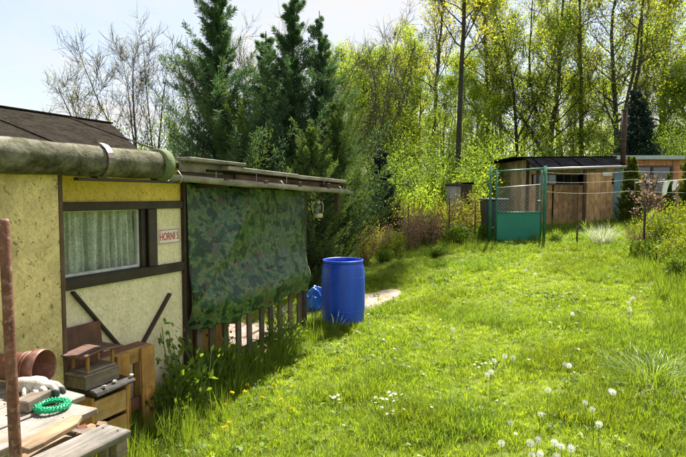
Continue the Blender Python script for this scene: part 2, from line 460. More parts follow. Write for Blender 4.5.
M_bin = blotchy('dark_bin_plastic', (0.020, 0.022, 0.026), (0.04, 0.043, 0.05), 6, 0.55, 0, 0.1)
M_concrete = blotchy('old_concrete', (0.20, 0.195, 0.18), (0.36, 0.35, 0.33), 7, 0.9, 0, 0.5, 0.3, (0.14, 0.14, 0.10), 25)
M_wire = blotchy('wire', (0.20, 0.20, 0.19), (0.34, 0.34, 0.32), 20, 0.5, 0.6, 0.0)
M_wireblk = blotchy('dark_wire', (0.05, 0.05, 0.045), (0.10, 0.10, 0.09), 20, 0.6, 0.3, 0.0)
M_rope = blotchy('white_line', (0.55, 0.55, 0.52), (0.7, 0.7, 0.66), 30, 0.8, 0, 0.0)
M_cloth = blotchy('white_cloth', (0.72, 0.72, 0.72), (0.82, 0.82, 0.82), 12, 0.9, 0, 0.1)
M_lampmetal = blotchy('lantern_metal', (0.36, 0.33, 0.20), (0.58, 0.53, 0.36), 14, 0.5, 0.5, 0.2)
M_lampglass = glassmat('lantern_glass', (0.9, 0.95, 0.9), 0.1, 0.85)
M_bark = wood('bark_grey_brown', (0.03, 0.024, 0.018), (0.09, 0.073, 0.055), 'z', 7, 0.95, (0.09, 0.10, 0.05), 0.5, 0.9)
M_barkdark = wood('bark_dark', (0.022, 0.017, 0.013), (0.062, 0.05, 0.037), 'z', 7, 0.95, None, 0, 0.9)
M_twig = blotchy('bare_twig', (0.04, 0.032, 0.026), (0.09, 0.072, 0.06), 8, 0.9, 0, 0.0)
M_stem = blotchy('green_stem', (0.07, 0.11, 0.025), (0.13, 0.18, 0.05), 8, 0.7, 0, 0.0)
M_drystem = blotchy('dry_stem', (0.15, 0.09, 0.055), (0.30, 0.20, 0.13), 8, 0.9, 0, 0.0)
M_darkblue = blotchy('dark_blue_plastic', (0.006, 0.018, 0.055), (0.012, 0.03, 0.09), 8, 0.45, 0, 0.0)

L_spring = leafmat('spring_leaf', (0.16, 0.21, 0.022), (0.34, 0.37, 0.05), 0.62, (1.7, 1.6, 0.75))
L_fresh = leafmat('fresh_leaf', (0.115, 0.18, 0.02), (0.26, 0.33, 0.045), 0.6, (1.7, 1.65, 0.75))
L_olive = leafmat('olive_leaf', (0.18, 0.19, 0.025), (0.34, 0.35, 0.05), 0.58, (1.8, 1.65, 0.7))
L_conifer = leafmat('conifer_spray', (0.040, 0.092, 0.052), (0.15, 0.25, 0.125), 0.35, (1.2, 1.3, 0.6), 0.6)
L_conifer2 = leafmat('conifer_yellow_spray', (0.04, 0.085, 0.025), (0.15, 0.21, 0.06), 0.38, (1.3, 1.2, 0.5), 0.6)
L_spruce = leafmat('spruce_needles', (0.008, 0.022, 0.018), (0.028, 0.060, 0.042), 0.12, (1.0, 1.2, 0.8), 0.6)
L_thuja = leafmat('thuja_spray', (0.05, 0.08, 0.010), (0.13, 0.16, 0.02), 0.3, (1.3, 1.2, 0.5), 0.6)
L_shrub = leafmat('yellow_green_shrub_leaf', (0.13, 0.18, 0.016), (0.27, 0.31, 0.035), 0.45, (1.25, 1.2, 0.5))
L_weed = leafmat('weed_leaf', (0.085, 0.145, 0.018), (0.17, 0.25, 0.035), 0.5, (1.3, 1.25, 0.5))
L_edge = leafmat('shrub_edge_leaf', (0.085, 0.145, 0.02), (0.19, 0.265, 0.04), 0.55, (1.5, 1.5, 0.75))
L_reddish = leafmat('reddish_leaf', (0.16, 0.11, 0.065), (0.30, 0.22, 0.14), 0.4, (1.2, 1.0, 0.8))
L_pale = leafmat('pale_silver_blade', (0.30, 0.33, 0.22), (0.55, 0.56, 0.44), 0.35, (1.1, 1.1, 0.8))
L_petal = leafmat('yellow_petal', (0.75, 0.62, 0.015), (0.85, 0.72, 0.03), 0.3, (1.0, 1.0, 0.4))
L_white = leafmat('white_petal', (0.70, 0.70, 0.66), (0.82, 0.82, 0.80), 0.35, (1, 1, 1))
L_lawn = leafmat('lawn_blade', (0.20, 0.28, 0.028), (0.335, 0.405, 0.06), 0.55, (1.5, 1.45, 0.5), 0.42, ((0.215, 0.305, 0.034), 0.55), 0.2)
L_lush = leafmat('lush_blade', (0.125, 0.215, 0.025), (0.24, 0.345, 0.045), 0.5, (1.45, 1.35, 0.5), 0.4, ((0.18, 0.24, 0.02), 0.7), 0.2)
L_tall = leafmat('tall_blade', (0.085, 0.15, 0.02), (0.20, 0.28, 0.04), 0.5, (1.45, 1.35, 0.5), 0.4, None, 0.2)
L_dry = leafmat('dry_blade', (0.28, 0.24, 0.11), (0.46, 0.42, 0.25), 0.35, (1.1, 1.0, 0.7), 0.6, None, 0.2)

def barrelmat():
    m, nt, b, out = new_mat('blue_barrel')
    v = coords(nt, (1, 1, 1), False)
    ms = nt.nodes.new('ShaderNodeMapping'); ms.inputs['Scale'].default_value = (9, 9, 0.8); nt.links.new(v, ms.inputs[0])
    c = ramp(nt, noise(nt, ms.outputs[0], 1.2, 5, 0.6, 0.3), [(0.3, (0.002, 0.042, 0.44)), (0.7, (0.010, 0.085, 0.60))])
    sc = noise(nt, v, 30, 7, 0.75, 0.6)
    c = mixc(nt, ramp(nt, sc, [(0.60, (0, 0, 0)), (0.70, (0.35,) * 3)]), c, (0.14, 0.20, 0.50))
    sz_ = nt.nodes.new('ShaderNodeSeparateXYZ'); nt.links.new(v, sz_.inputs[0])
    ad = nt.nodes.new('ShaderNodeMath'); ad.operation = 'MULTIPLY_ADD'; ad.inputs[1].default_value = -2.2; nt.links.new(sz_.outputs['Z'], ad.inputs[0]); nt.links.new(noise(nt, v, 9, 7, 0.75), ad.inputs[2])
    c = mixc(nt, ramp(nt, ad.outputs[0], [(0.05, (0, 0, 0)), (0.5, (0.55,) * 3)]), c, (0.10, 0.11, 0.09))
    nt.links.new(c, b.inputs['Base Color'])
    nt.links.new(ramp(nt, sc, [(0.4, (0.30,) * 3), (0.65, (0.55,) * 3)]), b.inputs['Roughness'])
    return m
M_barrel = barrelmat()

def camo():
    m, nt, b, out = new_mat('camouflage_sheet')
    v = coords(nt, (1, 1, 1), False)
    n1 = noise(nt, v, 8, 5, 0.6, 0.25)
    mp = nt.nodes.new('ShaderNodeMapping'); mp.inputs['Location'].default_value = (7, 3, 5); nt.links.new(v, mp.inputs[0])
    n2 = noise(nt, mp.outputs[0], 12, 5, 0.65, 0.3)
    c = ramp(nt, n1, [(0.0, (0.012, 0.042, 0.018)), (0.43, (0.036, 0.135, 0.04)), (0.485, (0.19, 0.205, 0.06)), (0.53, (0.045, 0.14, 0.058)), (0.60, (0.13, 0.095, 0.055))], 'CONSTANT')
    c = mixc(nt, ramp(nt, n2, [(0.57, (0, 0, 0)), (0.58, (1, 1, 1))]), c, (0.010, 0.022, 0.012))
    c = mixc(nt, ramp(nt, noise(nt, v, 2.2, 5, 0.6), [(0.45, (0, 0, 0)), (0.75, (0.28,) * 3)]), c, (0.20, 0.24, 0.20))  # grey sheen painted over the camouflage in random patches
    nt.links.new(c, b.inputs['Base Color']); b.inputs['Roughness'].default_value = 0.42
    b.inputs['Specular IOR Level'].default_value = 0.55
    mpc = nt.nodes.new('ShaderNodeMapping'); mpc.inputs['Rotation'].default_value = (0, R(35), 0); mpc.inputs['Scale'].default_value = (3, 3, 16); nt.links.new(v, mpc.inputs[0])
    bump(nt, b, mixc(nt, 0.5, noise(nt, mpc.outputs[0], 1.3, 5, 0.6, 0.8), noise(nt, v, 12, 6, 0.65, 0.5)), 0.6, 0.012)
    tr = nt.nodes.new('ShaderNodeBsdfTranslucent'); nt.links.new(c, tr.inputs['Color'])
    mx = nt.nodes.new('ShaderNodeMixShader'); mx.inputs['Fac'].default_value = 0.25
    nt.links.new(b.outputs[0], mx.inputs[1]); nt.links.new(tr.outputs[0], mx.inputs[2]); nt.links.new(mx.outputs[0], out.inputs['Surface'])
    return m
M_camo = camo()

def lace():
    m, nt, b, out = new_mat('lace')
    v = coords(nt, (1, 1, 1), False)
    n1 = noise(nt, v, 60, 3, 0.6, 0.6)
    n2 = noise(nt, v, 9, 3, 0.6, 0.8)
    b.inputs['Base Color'].default_value = (0.95, 0.92, 0.92, 1); b.inputs['Roughness'].default_value = 0.9
    tp = nt.nodes.new('ShaderNodeBsdfTransparent')
    f = ramp(nt, n1, [(0.40, (0.68,) * 3), (0.56, (1.0,) * 3)])
    f2 = ramp(nt, n2, [(0.35, (0.78,) * 3), (0.6, (1.0,) * 3)])
    mps = nt.nodes.new('ShaderNodeMapping'); mps.inputs['Scale'].default_value = (26, 0.2, 0.5); nt.links.new(v, mps.inputs[0])
    f3 = ramp(nt, noise(nt, mps.outputs[0], 1.0, 3, 0.6), [(0.40, (0.42,) * 3), (0.58, (1.0,) * 3)])  # woven upright stripes, their transparency also standing in for weak fold shading
    ff = mixc(nt, 1.0, mixc(nt, 1.0, f, f2, 'MULTIPLY'), f3, 'MULTIPLY')
    mx = nt.nodes.new('ShaderNodeMixShader'); nt.links.new(ff, mx.inputs['Fac'])
    nt.links.new(tp.outputs[0], mx.inputs[1]); nt.links.new(b.outputs[0], mx.inputs[2]); nt.links.new(mx.outputs[0], out.inputs['Surface'])
    return m
M_lace = lace()

def groundmat():
    m, nt, b, out = new_mat('soil_and_thatch')
    g = nt.nodes.new('ShaderNodeNewGeometry')
    p = g.outputs['Position']
    c = ramp(nt, noise(nt, p, 0.8, 8, 0.7), [(0.3, (0.10, 0.145, 0.016)), (0.55, (0.16, 0.21, 0.022)), (0.75, (0.21, 0.23, 0.04))])
    c = mixc(nt, ramp(nt, noise(nt, p, 9, 6, 0.7), [(0.5, (0, 0, 0)), (0.7, (0.7,) * 3)]), c, (0.10, 0.085, 0.04))
    nt.links.new(c, b.inputs['Base Color']); b.inputs['Roughness'].default_value = 0.95
    b.inputs['Specular IOR Level'].default_value = 0.1
    bump(nt, b, noise(nt, p, 25, 6, 0.7), 0.8, 0.03)
    return m
M_ground = groundmat()

# ------------------------------------------------------------------ the ground
def build_ground():
    s = np.linspace(-1, 1, 181)
    xs = np.sinh(s * 4.2) / np.sinh(4.2) * 300.0
    t = np.linspace(-0.55, 1, 200)
    ys = 6.0 + np.sinh(t * 4.4) / np.sinh(4.4) * 400.0
    X, Y = np.meshgrid(xs, ys)
    Z = gz(X, Y)
    V = np.stack([X, Y, Z], -1).reshape(-1, 3)
    nx, ny = len(xs), len(ys)
    i, j = np.meshgrid(np.arange(nx - 1), np.arange(ny - 1))
    a = (j * nx + i).ravel()
    Q = np.stack([a, a + 1, a + nx + 1, a + nx], 1)
    o = obj_from('ground', np_mesh('ground', V, Q, M_ground, smooth=True))
    tag(o, 'grassy garden ground rising gently towards the sheds', 'ground', None, 'structure')
build_ground()

# the wall frame: t along the shed wall (away from the camera), d out towards the lawn
WA = R(25); WU = Vector((math.sin(WA), math.cos(WA))); WN = Vector((math.cos(WA), -math.sin(WA))); W0 = Vector((-1.37, 4.78))
WRZ = R(65)
def W(t, d, z=0.0):
    p = W0 + WU * t + WN * d
    return Vector((p.x, p.y, z))
def to_td(x, y):
    rx = np.asarray(x) - W0.x; ry = np.asarray(y) - W0.y
    return rx * WU.x + ry * WU.y, rx * WN.x + ry * WN.y

# paving under the porch and the trodden path beside the barrel
def sheet(name, pts, dz, mat, label, n=14, cat='path'):
    mb = MB()
    # pts: list of (left, right) pairs along the strip
    k = len(pts) - 1
    def fn(u, v):
        s_ = v * k; i = min(int(s_), k - 1); f_ = s_ - i
        l = Vector(pts[i][0]) * (1 - f_) + Vector(pts[i + 1][0]) * f_
        r = Vector(pts[i][1]) * (1 - f_) + Vector(pts[i + 1][1]) * f_
        p = l * (1 - u) + r * u
        e = 0.05 * math.sin(9 * v + 3 * u) + 0.03 * math.sin(23 * v)
        x, y = p.x + e * (u - 0.5) * 2, p.y
        ed = min(1.0, u / 0.12, (1 - u) / 0.12, (1 - v) / 0.10)
        return (x, y, G(x, y) + dz - 0.05 * (1 - ed))
    mb.grid(fn, n * 2, n * 3)
    o = mb.build(name, mat)
    return tag(o, label, cat, None, 'structure')
sheet('path', [((-1.2, 8.15), (-0.55, 6.9)), ((-0.35, 8.9), (-0.05, 7.7)), ((0.45, 9.15), (0.42, 7.95)), ((0.80, 9.3), (0.78, 8.45)), ((1.02, 9.2), (1.02, 8.95))], 0.014, M_path, 'pinkish beige trodden path beside the blue barrel')
def paving():
    root = tag(MB().add([W(0.02, 0.0, 0.012), W(2.3, 0.0, 0.012), W(2.9, -3.0, 0.012), W(0.02, -3.0, 0.012)], [(0, 1, 2, 3)]).build('pavement', M_path), 'bare earth and slabs under the porch roof', 'pavement', None, 'structure')
    me = MB().box((0, 0, 0), (0.46, 0.46, 0.05), None, 0.012).mesh('slab', 0.008); me.materials.append(M_paving)
    for i in range(4):
        for j in range(5):
            p = W(0.34 + i * 0.5 + random.uniform(-.015, .015), -0.32 - j * 0.5, 0.02)
            s_ = obj_from('slab', me, root, p); s_.rotation_euler = (random.uniform(-.02, .02), random.uniform(-.02, .02), WRZ + random.choice((0, PI / 2, PI)) + random.uniform(-.03, .03))
paving()

# ------------------------------------------------------------------ the yellow shed (local x = t, local y = -d)
def L(t, d, z):
    return (t, -d, z)

def shed():
    r = empty('garden_shed', W(0, 0, 0), WRZ, 'yellow strand board garden shed with dark brown timbers and a small window', 'shed')
    # window wall: lower sheet with an opening, upper strip
    gx0, gx1, gz0, gz1 = -1.30, -0.40, 1.14, 1.64
    w = MB()
    w.span(L(-1.46, -0.03, -0.03), L(-0.035, 0.0, gz0 - 0.0))
    w.span(L(gx1 + 0.03, -0.03, gz0), L(-0.035, 0.0, 1.66))
    w.span(L(-1.46, -0.03, gz0), L(gx0, 0.0, 1.66))
    w.build('wall', M_wall, r)
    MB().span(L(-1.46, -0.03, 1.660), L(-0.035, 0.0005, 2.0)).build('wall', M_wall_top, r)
    # forward wall on the near side
    lw = MB().span(L(-3.6, -0.04, -0.05), L(-1.452, 0.28, 1.93)); lw.build('wall', M_wall_left, r)
    MB().span(L(-1.450, 0.002, -0.05), L(-1.425, 0.288, 1.93)).build('corner_batten', M_strip, r, 0.002)
    # side and back walls
    MB().span(L(-0.033, -2.6, -0.05), L(0.0, -0.05, 2.0)).build('wall', M_wall_dark, r)
    MB().span(L(-3.6, -2.64, -0.05), L(0.0, -2.602, 2.0)).build('wall', M_wall_dark, r)
    # interior floor and ceiling keep the room dark
    MB().span(L(-3.55, -2.59, -0.02), L(-0.05, -0.05, 0.01)).build('floor_boards', M_wall_dark, r)
    MB().span(L(-3.6, -2.6, 2.001), L(0.0, 0.0, 2.012)).build('ceiling_boards', M_wall_dark, r)
    # timbers
    MB().span(L(-1.423, 0.001, 1.628), L(-0.036, 0.030, 1.690), 0.002).build('head_timber', M_trim, r, 0.004)
    MB().span(L(-1.423, 0.001, 1.092), L(-0.036, 0.034, 1.168), 0.002).build('sill_timber', M_trim, r, 0.004)
    MB().span(L(-0.060, -0.03, -0.02), L(0.022, 0.040, 1.90), 0.002).build('corner_post', M_trim_z, r, 0.004)
    MB().span(L(-0.455, 0.001, 1.169), L(-0.365, 0.028, 1.627), 0.002).build('jamb_timber', M_trim_z, r, 0.004)
    for a, b in (((-1.16, 1.075), (-0.74, 0.565)), ((-0.225, 0.915), (-0.60, 0.50))):
        MB().bar(L(a[0], 0.012, a[1]), L(b[0], 0.012, b[1]), 0.02, 0.045, (0, 1, 0)).build('brace', M_trim, r, 0.003)
    # window set back in the opening
    win = MB()
    d0, d1 = -0.075, -0.035
    for a, b in (((gx0, gz0 + 0.03), (gx0 + 0.022, gz1)), ((-0.522, gz0 + 0.03), (-0.50, gz1)), ((gx0, gz0 + 0.03), (-0.50, gz0 + 0.052)), ((gx0, gz1 - 0.022), (-0.50, gz1))):
        win.span(L(a[0], d0, a[1]), L(b[0], d1 + random.uniform(0, .002), b[1]))
    wf = win.build('window', M_winwhite, r, 0.003)
    MB().span(L(gx0 + 0.015, -0.058, gz0 + 0.05), L(-0.51, -0.054, gz1 - 0.02)).build('pane', M_glass, wf)
    MB().span(L(-0.499, -0.16, gz0 + 0.0), L(-0.456, -0.005, gz1)).build('reveal', M_trim_z, wf, 0.003)
    MB().span(L(gx0, -0.16, gz0 - 0.01), L(-0.50, -0.001, gz0 + 0.028)).build('sill', M_trim, wf, 0.003)
    # roof of dark felt with an obliquely cut end
    A = [(-3.8, 0.20, 2.035), (-0.66, 0.20, 2.035), (0.13, -1.0, 2.425), (-3.8, -1.0, 2.425)]
    B = [(-3.8, -1.0, 2.425), (0.13, -1.0, 2.425), (0.19, -2.8, 2.0), (-3.8, -2.8, 2.0)]
    rf = MB()
    for P in (A, B):
        top = [L(*p) for p in P]; bot = [L(p[0], p[1], p[2] - 0.035) for p in P]
        rf.add(top + bot, [(0, 1, 2, 3), (7, 6, 5, 4), (0, 4, 5, 1), (1, 5, 6, 2), (2, 6, 7, 3), (3, 7, 4, 0)])
    ro = rf.build('roof', M_roof, r, 0.006)
    # felt seams, slightly proud
    for k in range(4):
        t0 = -3.2 + k * 0.95
        MB().bar(L(t0, 0.19, 2.045), L(t0, -0.99, 2.427), 0.05, 0.003).build('felt_seam', M_roof, ro)
    MB().bar(L(-3.8, -1.0, 2.424), L(0.11, -1.0, 2.424), 0.10, 0.012).build('ridge_strip', M_roof, ro)
    # big lichen-covered gutter of asbestos cement, hung from a strap
    gc_d, gc_z, gr = 0.36, 1.953, 0.102
    g = MB()
    n = 15
    prof_o = [(gr * math.cos(a), gr * math.sin(a)) for a in np.linspace(R(62), R(-242), n)]
    def section(tv, rad):
        return [L(tv, gc_d + c / gr * rad, gc_z + s_ / gr * rad) for c, s_ in prof_o]
    ts = np.linspace(-3.7, -0.69, 26)
    outer = []; inner = []
    for i, tv in enumerate(ts):
        rr = gr + 0.003 * math.sin(i * 1.7) + random.uniform(-.0015, .0015)
        outer += section(tv, rr); inner += section(tv, rr - 0.014)
    F = []
    no = len(outer)
    for i in range(len(ts) - 1):
        for k in range(n - 1):
            a = i * n + k
            F.append((a, a + 1, a + n + 1, a + n)); F.append((no + a, no + a + n, no + a + n + 1, no + a + 1))
        F.append((i * n, i * n + n, no + i * n + n, no + i * n)); e = i * n + n - 1
        F.append((e, no + e, no + e + n, e + n))
    g.add(outer + inner, F, True)
    e0 = (len(ts) - 1) * n
    g.add([outer[e0 + k] for k in range(n)] + [inner[e0 + k] for k in range(n)], [(k, k + 1, n + k + 1, n + k) for k in range(n - 1)])
    go = g.build('gutter', M_gutter, r)
    # closed end with a thicker collar
    cap = MB(); nn = 24
    m = Matrix.Rotation(R(90), 3, 'Y')
    cap.lathe([(0.0, -0.045), (0.112, -0.045), (0.119, -0.035), (0.119, 0.03), (0.112, 0.035), (0.0, 0.035)], nn, L(-0.675, gc_d, gc_z), m)
    cap.build('gutter_end', M_guttercap, go)
    st = MB()
    ang = np.linspace(R(95), R(-200), 18)
    for rad, wd in ((gr + 0.008, 0.022),):
        vs_ = []
        for a in ang:
            for w_ in (-wd, wd):
                for q in (0, 0.006):
                    vs_.append(L(-1.215 + w_, gc_d + (rad + q) * math.cos(a), gc_z + (rad + q) * math.sin(a)))
        fs = []
        for i in range(len(ang) - 1):
            b = i * 4
            fs += [(b + 1, b + 3, b + 7, b + 5), (b, b + 4, b + 6, b + 2), (b, b + 1, b + 5, b + 4), (b + 2, b + 6, b + 7, b + 3)]
        st.add(vs_, fs)
    st.box(L(-1.215, gc_d - 0.01, gc_z + gr + 0.022), (0.05, 0.05, 0.02))
    st.build('gutter_strap', M_strap, go)
    MB().box(L(-0.93, gc_d - 0.01, 1.835), (0.9, 0.05, 0.02)).build('eave_board', M_trim, r, 0.003)
    MB().span(L(-3.7, 0.0, 1.965), L(0.30, 0.212, 1.985)).build('soffit', M_wall_dark, r)
    # the curtain hangs inside
    cu = MB()
    def fn(u, v):
        t = -1.29 + u * 0.785
        return L(t, -0.100 + 0.030 * math.sin(u * 66 + 1.9 * math.sin(u * 19)) * (0.5 + 0.5 * (1 - v)) + 0.004 * math.sin(v * 9 + u * 30), 1.165 + v * 0.465)
    cu.grid(fn, 160, 12)
    c = cu.build('lace_curtain', M_lace); c.location = r.location; c.rotation_euler = r.rotation_euler
    tag(c, 'white lace curtain hanging inside the window of the yellow shed', 'curtain')
    # back of the room
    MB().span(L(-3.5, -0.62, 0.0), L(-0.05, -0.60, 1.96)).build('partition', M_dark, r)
    return r
shed()

def text_mesh(body, size, extrude):
    cu = bpy.data.curves.new('lettering', 'FONT'); cu.body = body; cu.size = size; cu.extrude = extrude
    cu.align_x = 'CENTER'; cu.align_y = 'CENTER'; cu.offset = 0.0016 * size / 0.1
    ob = bpy.data.objects.new('lettering', cu); COL.objects.link(ob)
    dg = bpy.context.evaluated_depsgraph_get(); dg.update()
    me = bpy.data.meshes.new_from_object(ob.evaluated_get(dg))
    bpy.data.objects.remove(ob)
    return me

def house_sign():
    r = empty('address_sign', W(-0.212, 0.0, 1.395), WRZ, 'white enamel sign with red border and red letters on yellow wall', 'sign')
    r.rotation_euler = (0, R(-0.6), WRZ)
    MB().box((0, -0.006, 0), (0.270, 0.008, 0.132)).build('plate', M_paint_white, r, 0.003)
    b = MB()
    for z in (-0.055, 0.055): b.box((0, -0.0105, z), (0.25, 0.0016, 0.006))
    for x in (-0.122, 0.122): b.box((x, -0.0107, 0), (0.006, 0.0016, 0.104))
    b.build('border', M_red, r)
    me = text_mesh('HORNI 5', 0.083, 0.0008); me.materials.append(M_red)
    t = obj_from('lettering', me, r, (0, -0.0112, -0.003)); t.rotation_euler = (R(90), 0, 0)
    xs = [v.co.x for v in me.vertices]; wd = max(xs) - min(xs)
    t.scale = (0.222 / wd, 1.05, 1)
    tag(t, 'red letters reading HORNI 5')
    for x in (-0.105, 0.105):
        s = MB().lathe([(0.0, 0.004), (0.0035, 0.003), (0.004, 0.0)], 8, (x, -0.0105, 0.043), Matrix.Rotation(R(90), 3, 'X'))
        s.build('screw', M_strap, r)
house_sign()

# ------------------------------------------------------------------ lean-to porch with its roof, posts
def porch():
    r = empty('lean_to_porch', W(0, 0, 0), WRZ, 'lean-to porch roof of grey weathered boards on dark posts', 'porch')
    post = MB().span(L(2.055, -0.04, -0.03), L(2.125, 0.035, 1.90), 0.003); post.build('post', M_trim_z, r, 0.004)
    MB().span(L(2.06, -1.92, -0.03), L(2.13, -1.85, 1.78), 0.003).build('post', M_darkwood, r, 0.004)
    MB().span(L(0.03, -1.92, -0.03), L(0.10, -1.85, 1.78), 0.003).build('post', M_darkwood, r, 0.004)
    MB().span(L(2.54, 0.20, 1.52), L(2.595, 0.255, 1.84), 0.003).build('hanging_post', M_darkwood, r, 0.004)
    MB().bar(L(2.57, 0.25, 1.86), L(2.57, -1.95, 1.76), 0.05, 0.08).build('rafter', M_darkwood, r, 0.003)
    for t in (0.12, 0.74, 1.40, 2.09):
        MB().bar(L(t, 0.36, 1.845), L(t, -1.95, 1.745), 0.045, 0.07).build('rafter', M_darkwood, r, 0.003)
    # eave gutter strip
    gs = MB(); n = 9
    t0, z0, t1, z1 = -0.62, 1.868, 2.70, 1.782
    an = np.linspace(R(20), R(-200), n)
    vs_ = []
    for s_ in np.linspace(0, 1, 24):
        t = t0 + (t1 - t0) * s_; z = z0 + (z1 - z0) * s_ + 0.004 * math.sin(s_ * 17)
        for a in an: vs_.append(L(t, 0.375 + 0.030 * math.cos(a), z + 0.030 * math.sin(a)))
    gs.add(vs_, [(i * n + k, i * n + k + 1, (i + 1) * n + k + 1, (i + 1) * n + k) for i in range(23) for k in range(n - 1)], True)
    gs.bar(L(t0, 0.335, z0 + 0.012), L(t1, 0.335, z1 + 0.012), 0.016, 0.034)
    gs.build('eave_gutter', M_greyboard, r)
    for t in (-0.50, 0.98, 2.35):
        z = z0 + (z1 - z0) * (t - t0) / (t1 - t0)
        MB().tube([L(t, 0.345, z + 0.05), L(t, 0.37, z + 0.055), L(t, 0.41, z + 0.01), L(t, 0.395, z - 0.035), L(t, 0.35, z - 0.03)], 0.004, 6).build('gutter_hook', M_zinc, r)
    # fascia of red-brown boards and the grey roof-edge boards above
    MB().bar(L(0.40, 0.24, 1.905), L(2.62, 0.24, 1.850), 0.02, 0.085).build('fascia', M_redboard, r, 0.003)
    MB().bar(L(0.18, 0.28, 1.972), L(1.42, 0.28, 1.944), 0.10, 0.036, jit=0.003).build('roof_edge_board', M_greyboard, r, 0.004)
    MB().bar(L(1.425, 0.28, 1.938), L(2.64, 0.28, 1.915), 0.10, 0.036, jit=0.003).build('roof_edge_board', M_greyboard, r, 0.004)
    MB().bar(L(-0.34, 0.28, 2.022), L(0.42, 0.28, 2.015), 0.14, 0.026, jit=0.003).build('roof_edge_board', M_greyboard, r, 0.004)
    MB().bar(L(-0.33, 0.235, 1.962), L(0.22, 0.235, 1.958), 0.02, 0.075, jit=0.003).build('fascia', M_greyboard, r, 0.003)
    MB().bar(L(-0.33, 0.215, 1.905), L(0.42, 0.215, 1.900), 0.02, 0.05, jit=0.003).build('fascia', M_darkwood, r, 0.003)
    for t in (0.0, 0.6, 1.15, 2.0):
        MB().box(L(t, 0.335, 1.90), (0.004, 0.004, 0.07)).build('nail', M_zinc, r)
    # roof sheet
    rs = MB()
    P = [(-0.02, 0.26, 1.955), (2.62, 0.26, 1.900), (2.62, -2.05, 1.80), (-0.02, -2.05, 1.84)]
    rs.add([L(*p) for p in P] + [L(p[0], p[1], p[2] - 0.02) for p in P], [(0, 1, 2, 3), (7, 6, 5, 4), (0, 4, 5, 1), (1, 5, 6, 2), (2, 6, 7, 3), (3, 7, 4, 0)])
    rs.build('roof', M_roof, r)
    return r
porch()

def tarp():
    mb = MB()
    def fn(u, v):
        t = -0.035 + u * 2.085
        ztop = 1.835 - 0.045 * u
        zb = 0.535 + 0.10 * u + 0.022 * math.sin(u * 19) + 0.014 * math.sin(u * 43 + 1)
        z = zb + (ztop - zb) * v
        pin = min(1.0, u / 0.08, (1 - u) / 0.05)
        sm = lambda q: 0.0 if q <= 0 else (1.0 if q >= 1 else q * q * (3 - 2 * q))
        d = 0.05
        zs = zb + 0.20                                   # crest of the bunched edge
        d += 0.15 * sm((zs + 0.34 - z) / 0.34) * (0.25 + 0.75 * pin)
        d -= 0.05 * sm((zs - z) / 0.20)
        zc = 0.86 + (1.80 - 0.86) * min(1, t / 0.82)     # crease from the top edge down to the shed corner
        if t < 0.82 and z > zc:
            d += 0.17 * (ztop - z) / (ztop - zc + 0.03) * min(1.0, 0.1 + (t + 0.035) / 0.30)
        elif t < 0.9:
            d += 0.17 * (1 - sm((zc - z) / 0.07)) * (1 - sm((t - 0.6) / 0.3)) * min(1.0, 0.1 + (t + 0.035) / 0.30)
        # loose folds
        d += pin * (0.007 * math.sin(t * 13 + 3 * z) + 0.016 * math.sin(t * 4.1 - z * 5.5 + 1.0) + 0.005 * math.sin(t * 27 + z * 9))
        lo = max(0, 1 - (z - zb) / 0.25)
        d += 0.016 * lo * math.sin(t * 29 + 2 * math.sin(t * 9)) + 0.010 * lo * math.sin(t * 53)
        return L(t, d, z)
    mb.grid(fn, 120, 80)
    o = mb.build('camouflage_tarp', M_camo); o.location = W(0, 0, 0); o.rotation_euler = (0, 0, WRZ)
    so = o.modifiers.new('thickness', 'SOLIDIFY'); so.thickness = 0.003
    tag(o, 'green camouflage tarpaulin draped from the porch eave over the picket fence', 'tarpaulin')
tarp()

def picket_fence():
    r = empty('picket_fence', W(0, 0, 0), WRZ, 'low brown picket fence below the camouflage tarpaulin', 'fence')
    me = MB().span((-0.041, -0.011, -0.02), (0.041, 0.011, 0.74)).mesh('picket', 0.003); me.materials.append(M_picket)
    ts = np.linspace(0.13, 1.95, 10)
    for t in ts:
        p = obj_from('picket', me, r, L(float(t) + random.uniform(-.012, .012), 0.012 + random.uniform(-.004, .004), random.uniform(-.02, .02)))
        p.rotation_euler = (random.uniform(-.015, .015), random.uniform(-.03, .03), random.uniform(-.06, .06))
    for z in (0.16, 0.62):
        MB().span(L(0.03, -0.035, z - 0.03), L(2.05, -0.003, z + 0.03), 0.002).build('rail', M_picket, r, 0.003)
picket_fence()

def lantern():
    p = W(2.06, 0.22, 0)
    r = empty('hurricane_lantern', (p.x, p.y, 1.47), R(20), 'old brass hurricane lantern hanging under the porch eave', 'lantern')
    m = MB().lathe([(0.0, 0.0), (0.055, 0.0), (0.062, 0.012), (0.062, 0.04), (0.05, 0.055), (0.028, 0.06), (0.0, 0.06)], 20); m.build('fuel_tank', M_lampmetal, r)
    MB().lathe([(0.026, 0.06), (0.040, 0.09), (0.043, 0.12), (0.033, 0.155), (0.024, 0.165)], 20).build('glass_chimney', M_lampglass, r)
    MB().lathe([(0.0, 0.215), (0.018, 0.213), (0.022, 0.20), (0.036, 0.19), (0.026, 0.182), (0.028, 0.166), (0.0, 0.165)], 20).build('hood', M_lampmetal, r)
    for s_ in (-1, 1):
        MB().tube([(s_ * 0.05, 0, 0.045), (s_ * 0.066, 0, 0.08), (s_ * 0.066, 0, 0.15), (s_ * 0.05, 0, 0.185), (s_ * 0.02, 0, 0.2)], 0.006, 8).build('side_tube', M_lampmetal, r)
    b = MB().tube([(-0.066, 0, 0.13), (-0.06, 0, 0.22), (0, 0, 0.265), (0.06, 0, 0.22), (0.066, 0, 0.13)], 0.002, 6)
    b.build('bail', M_wire, r)
    MB().tube([(0, 0, 0.262), (0, 0.0, 0.36)], 0.0015, 5).build('hook', M_wire, r)
    MB().tube([(0, 0, 0.05), (0, 0, 0.085)], 0.008, 8).build('burner', M_lampmetal, r)
lantern()

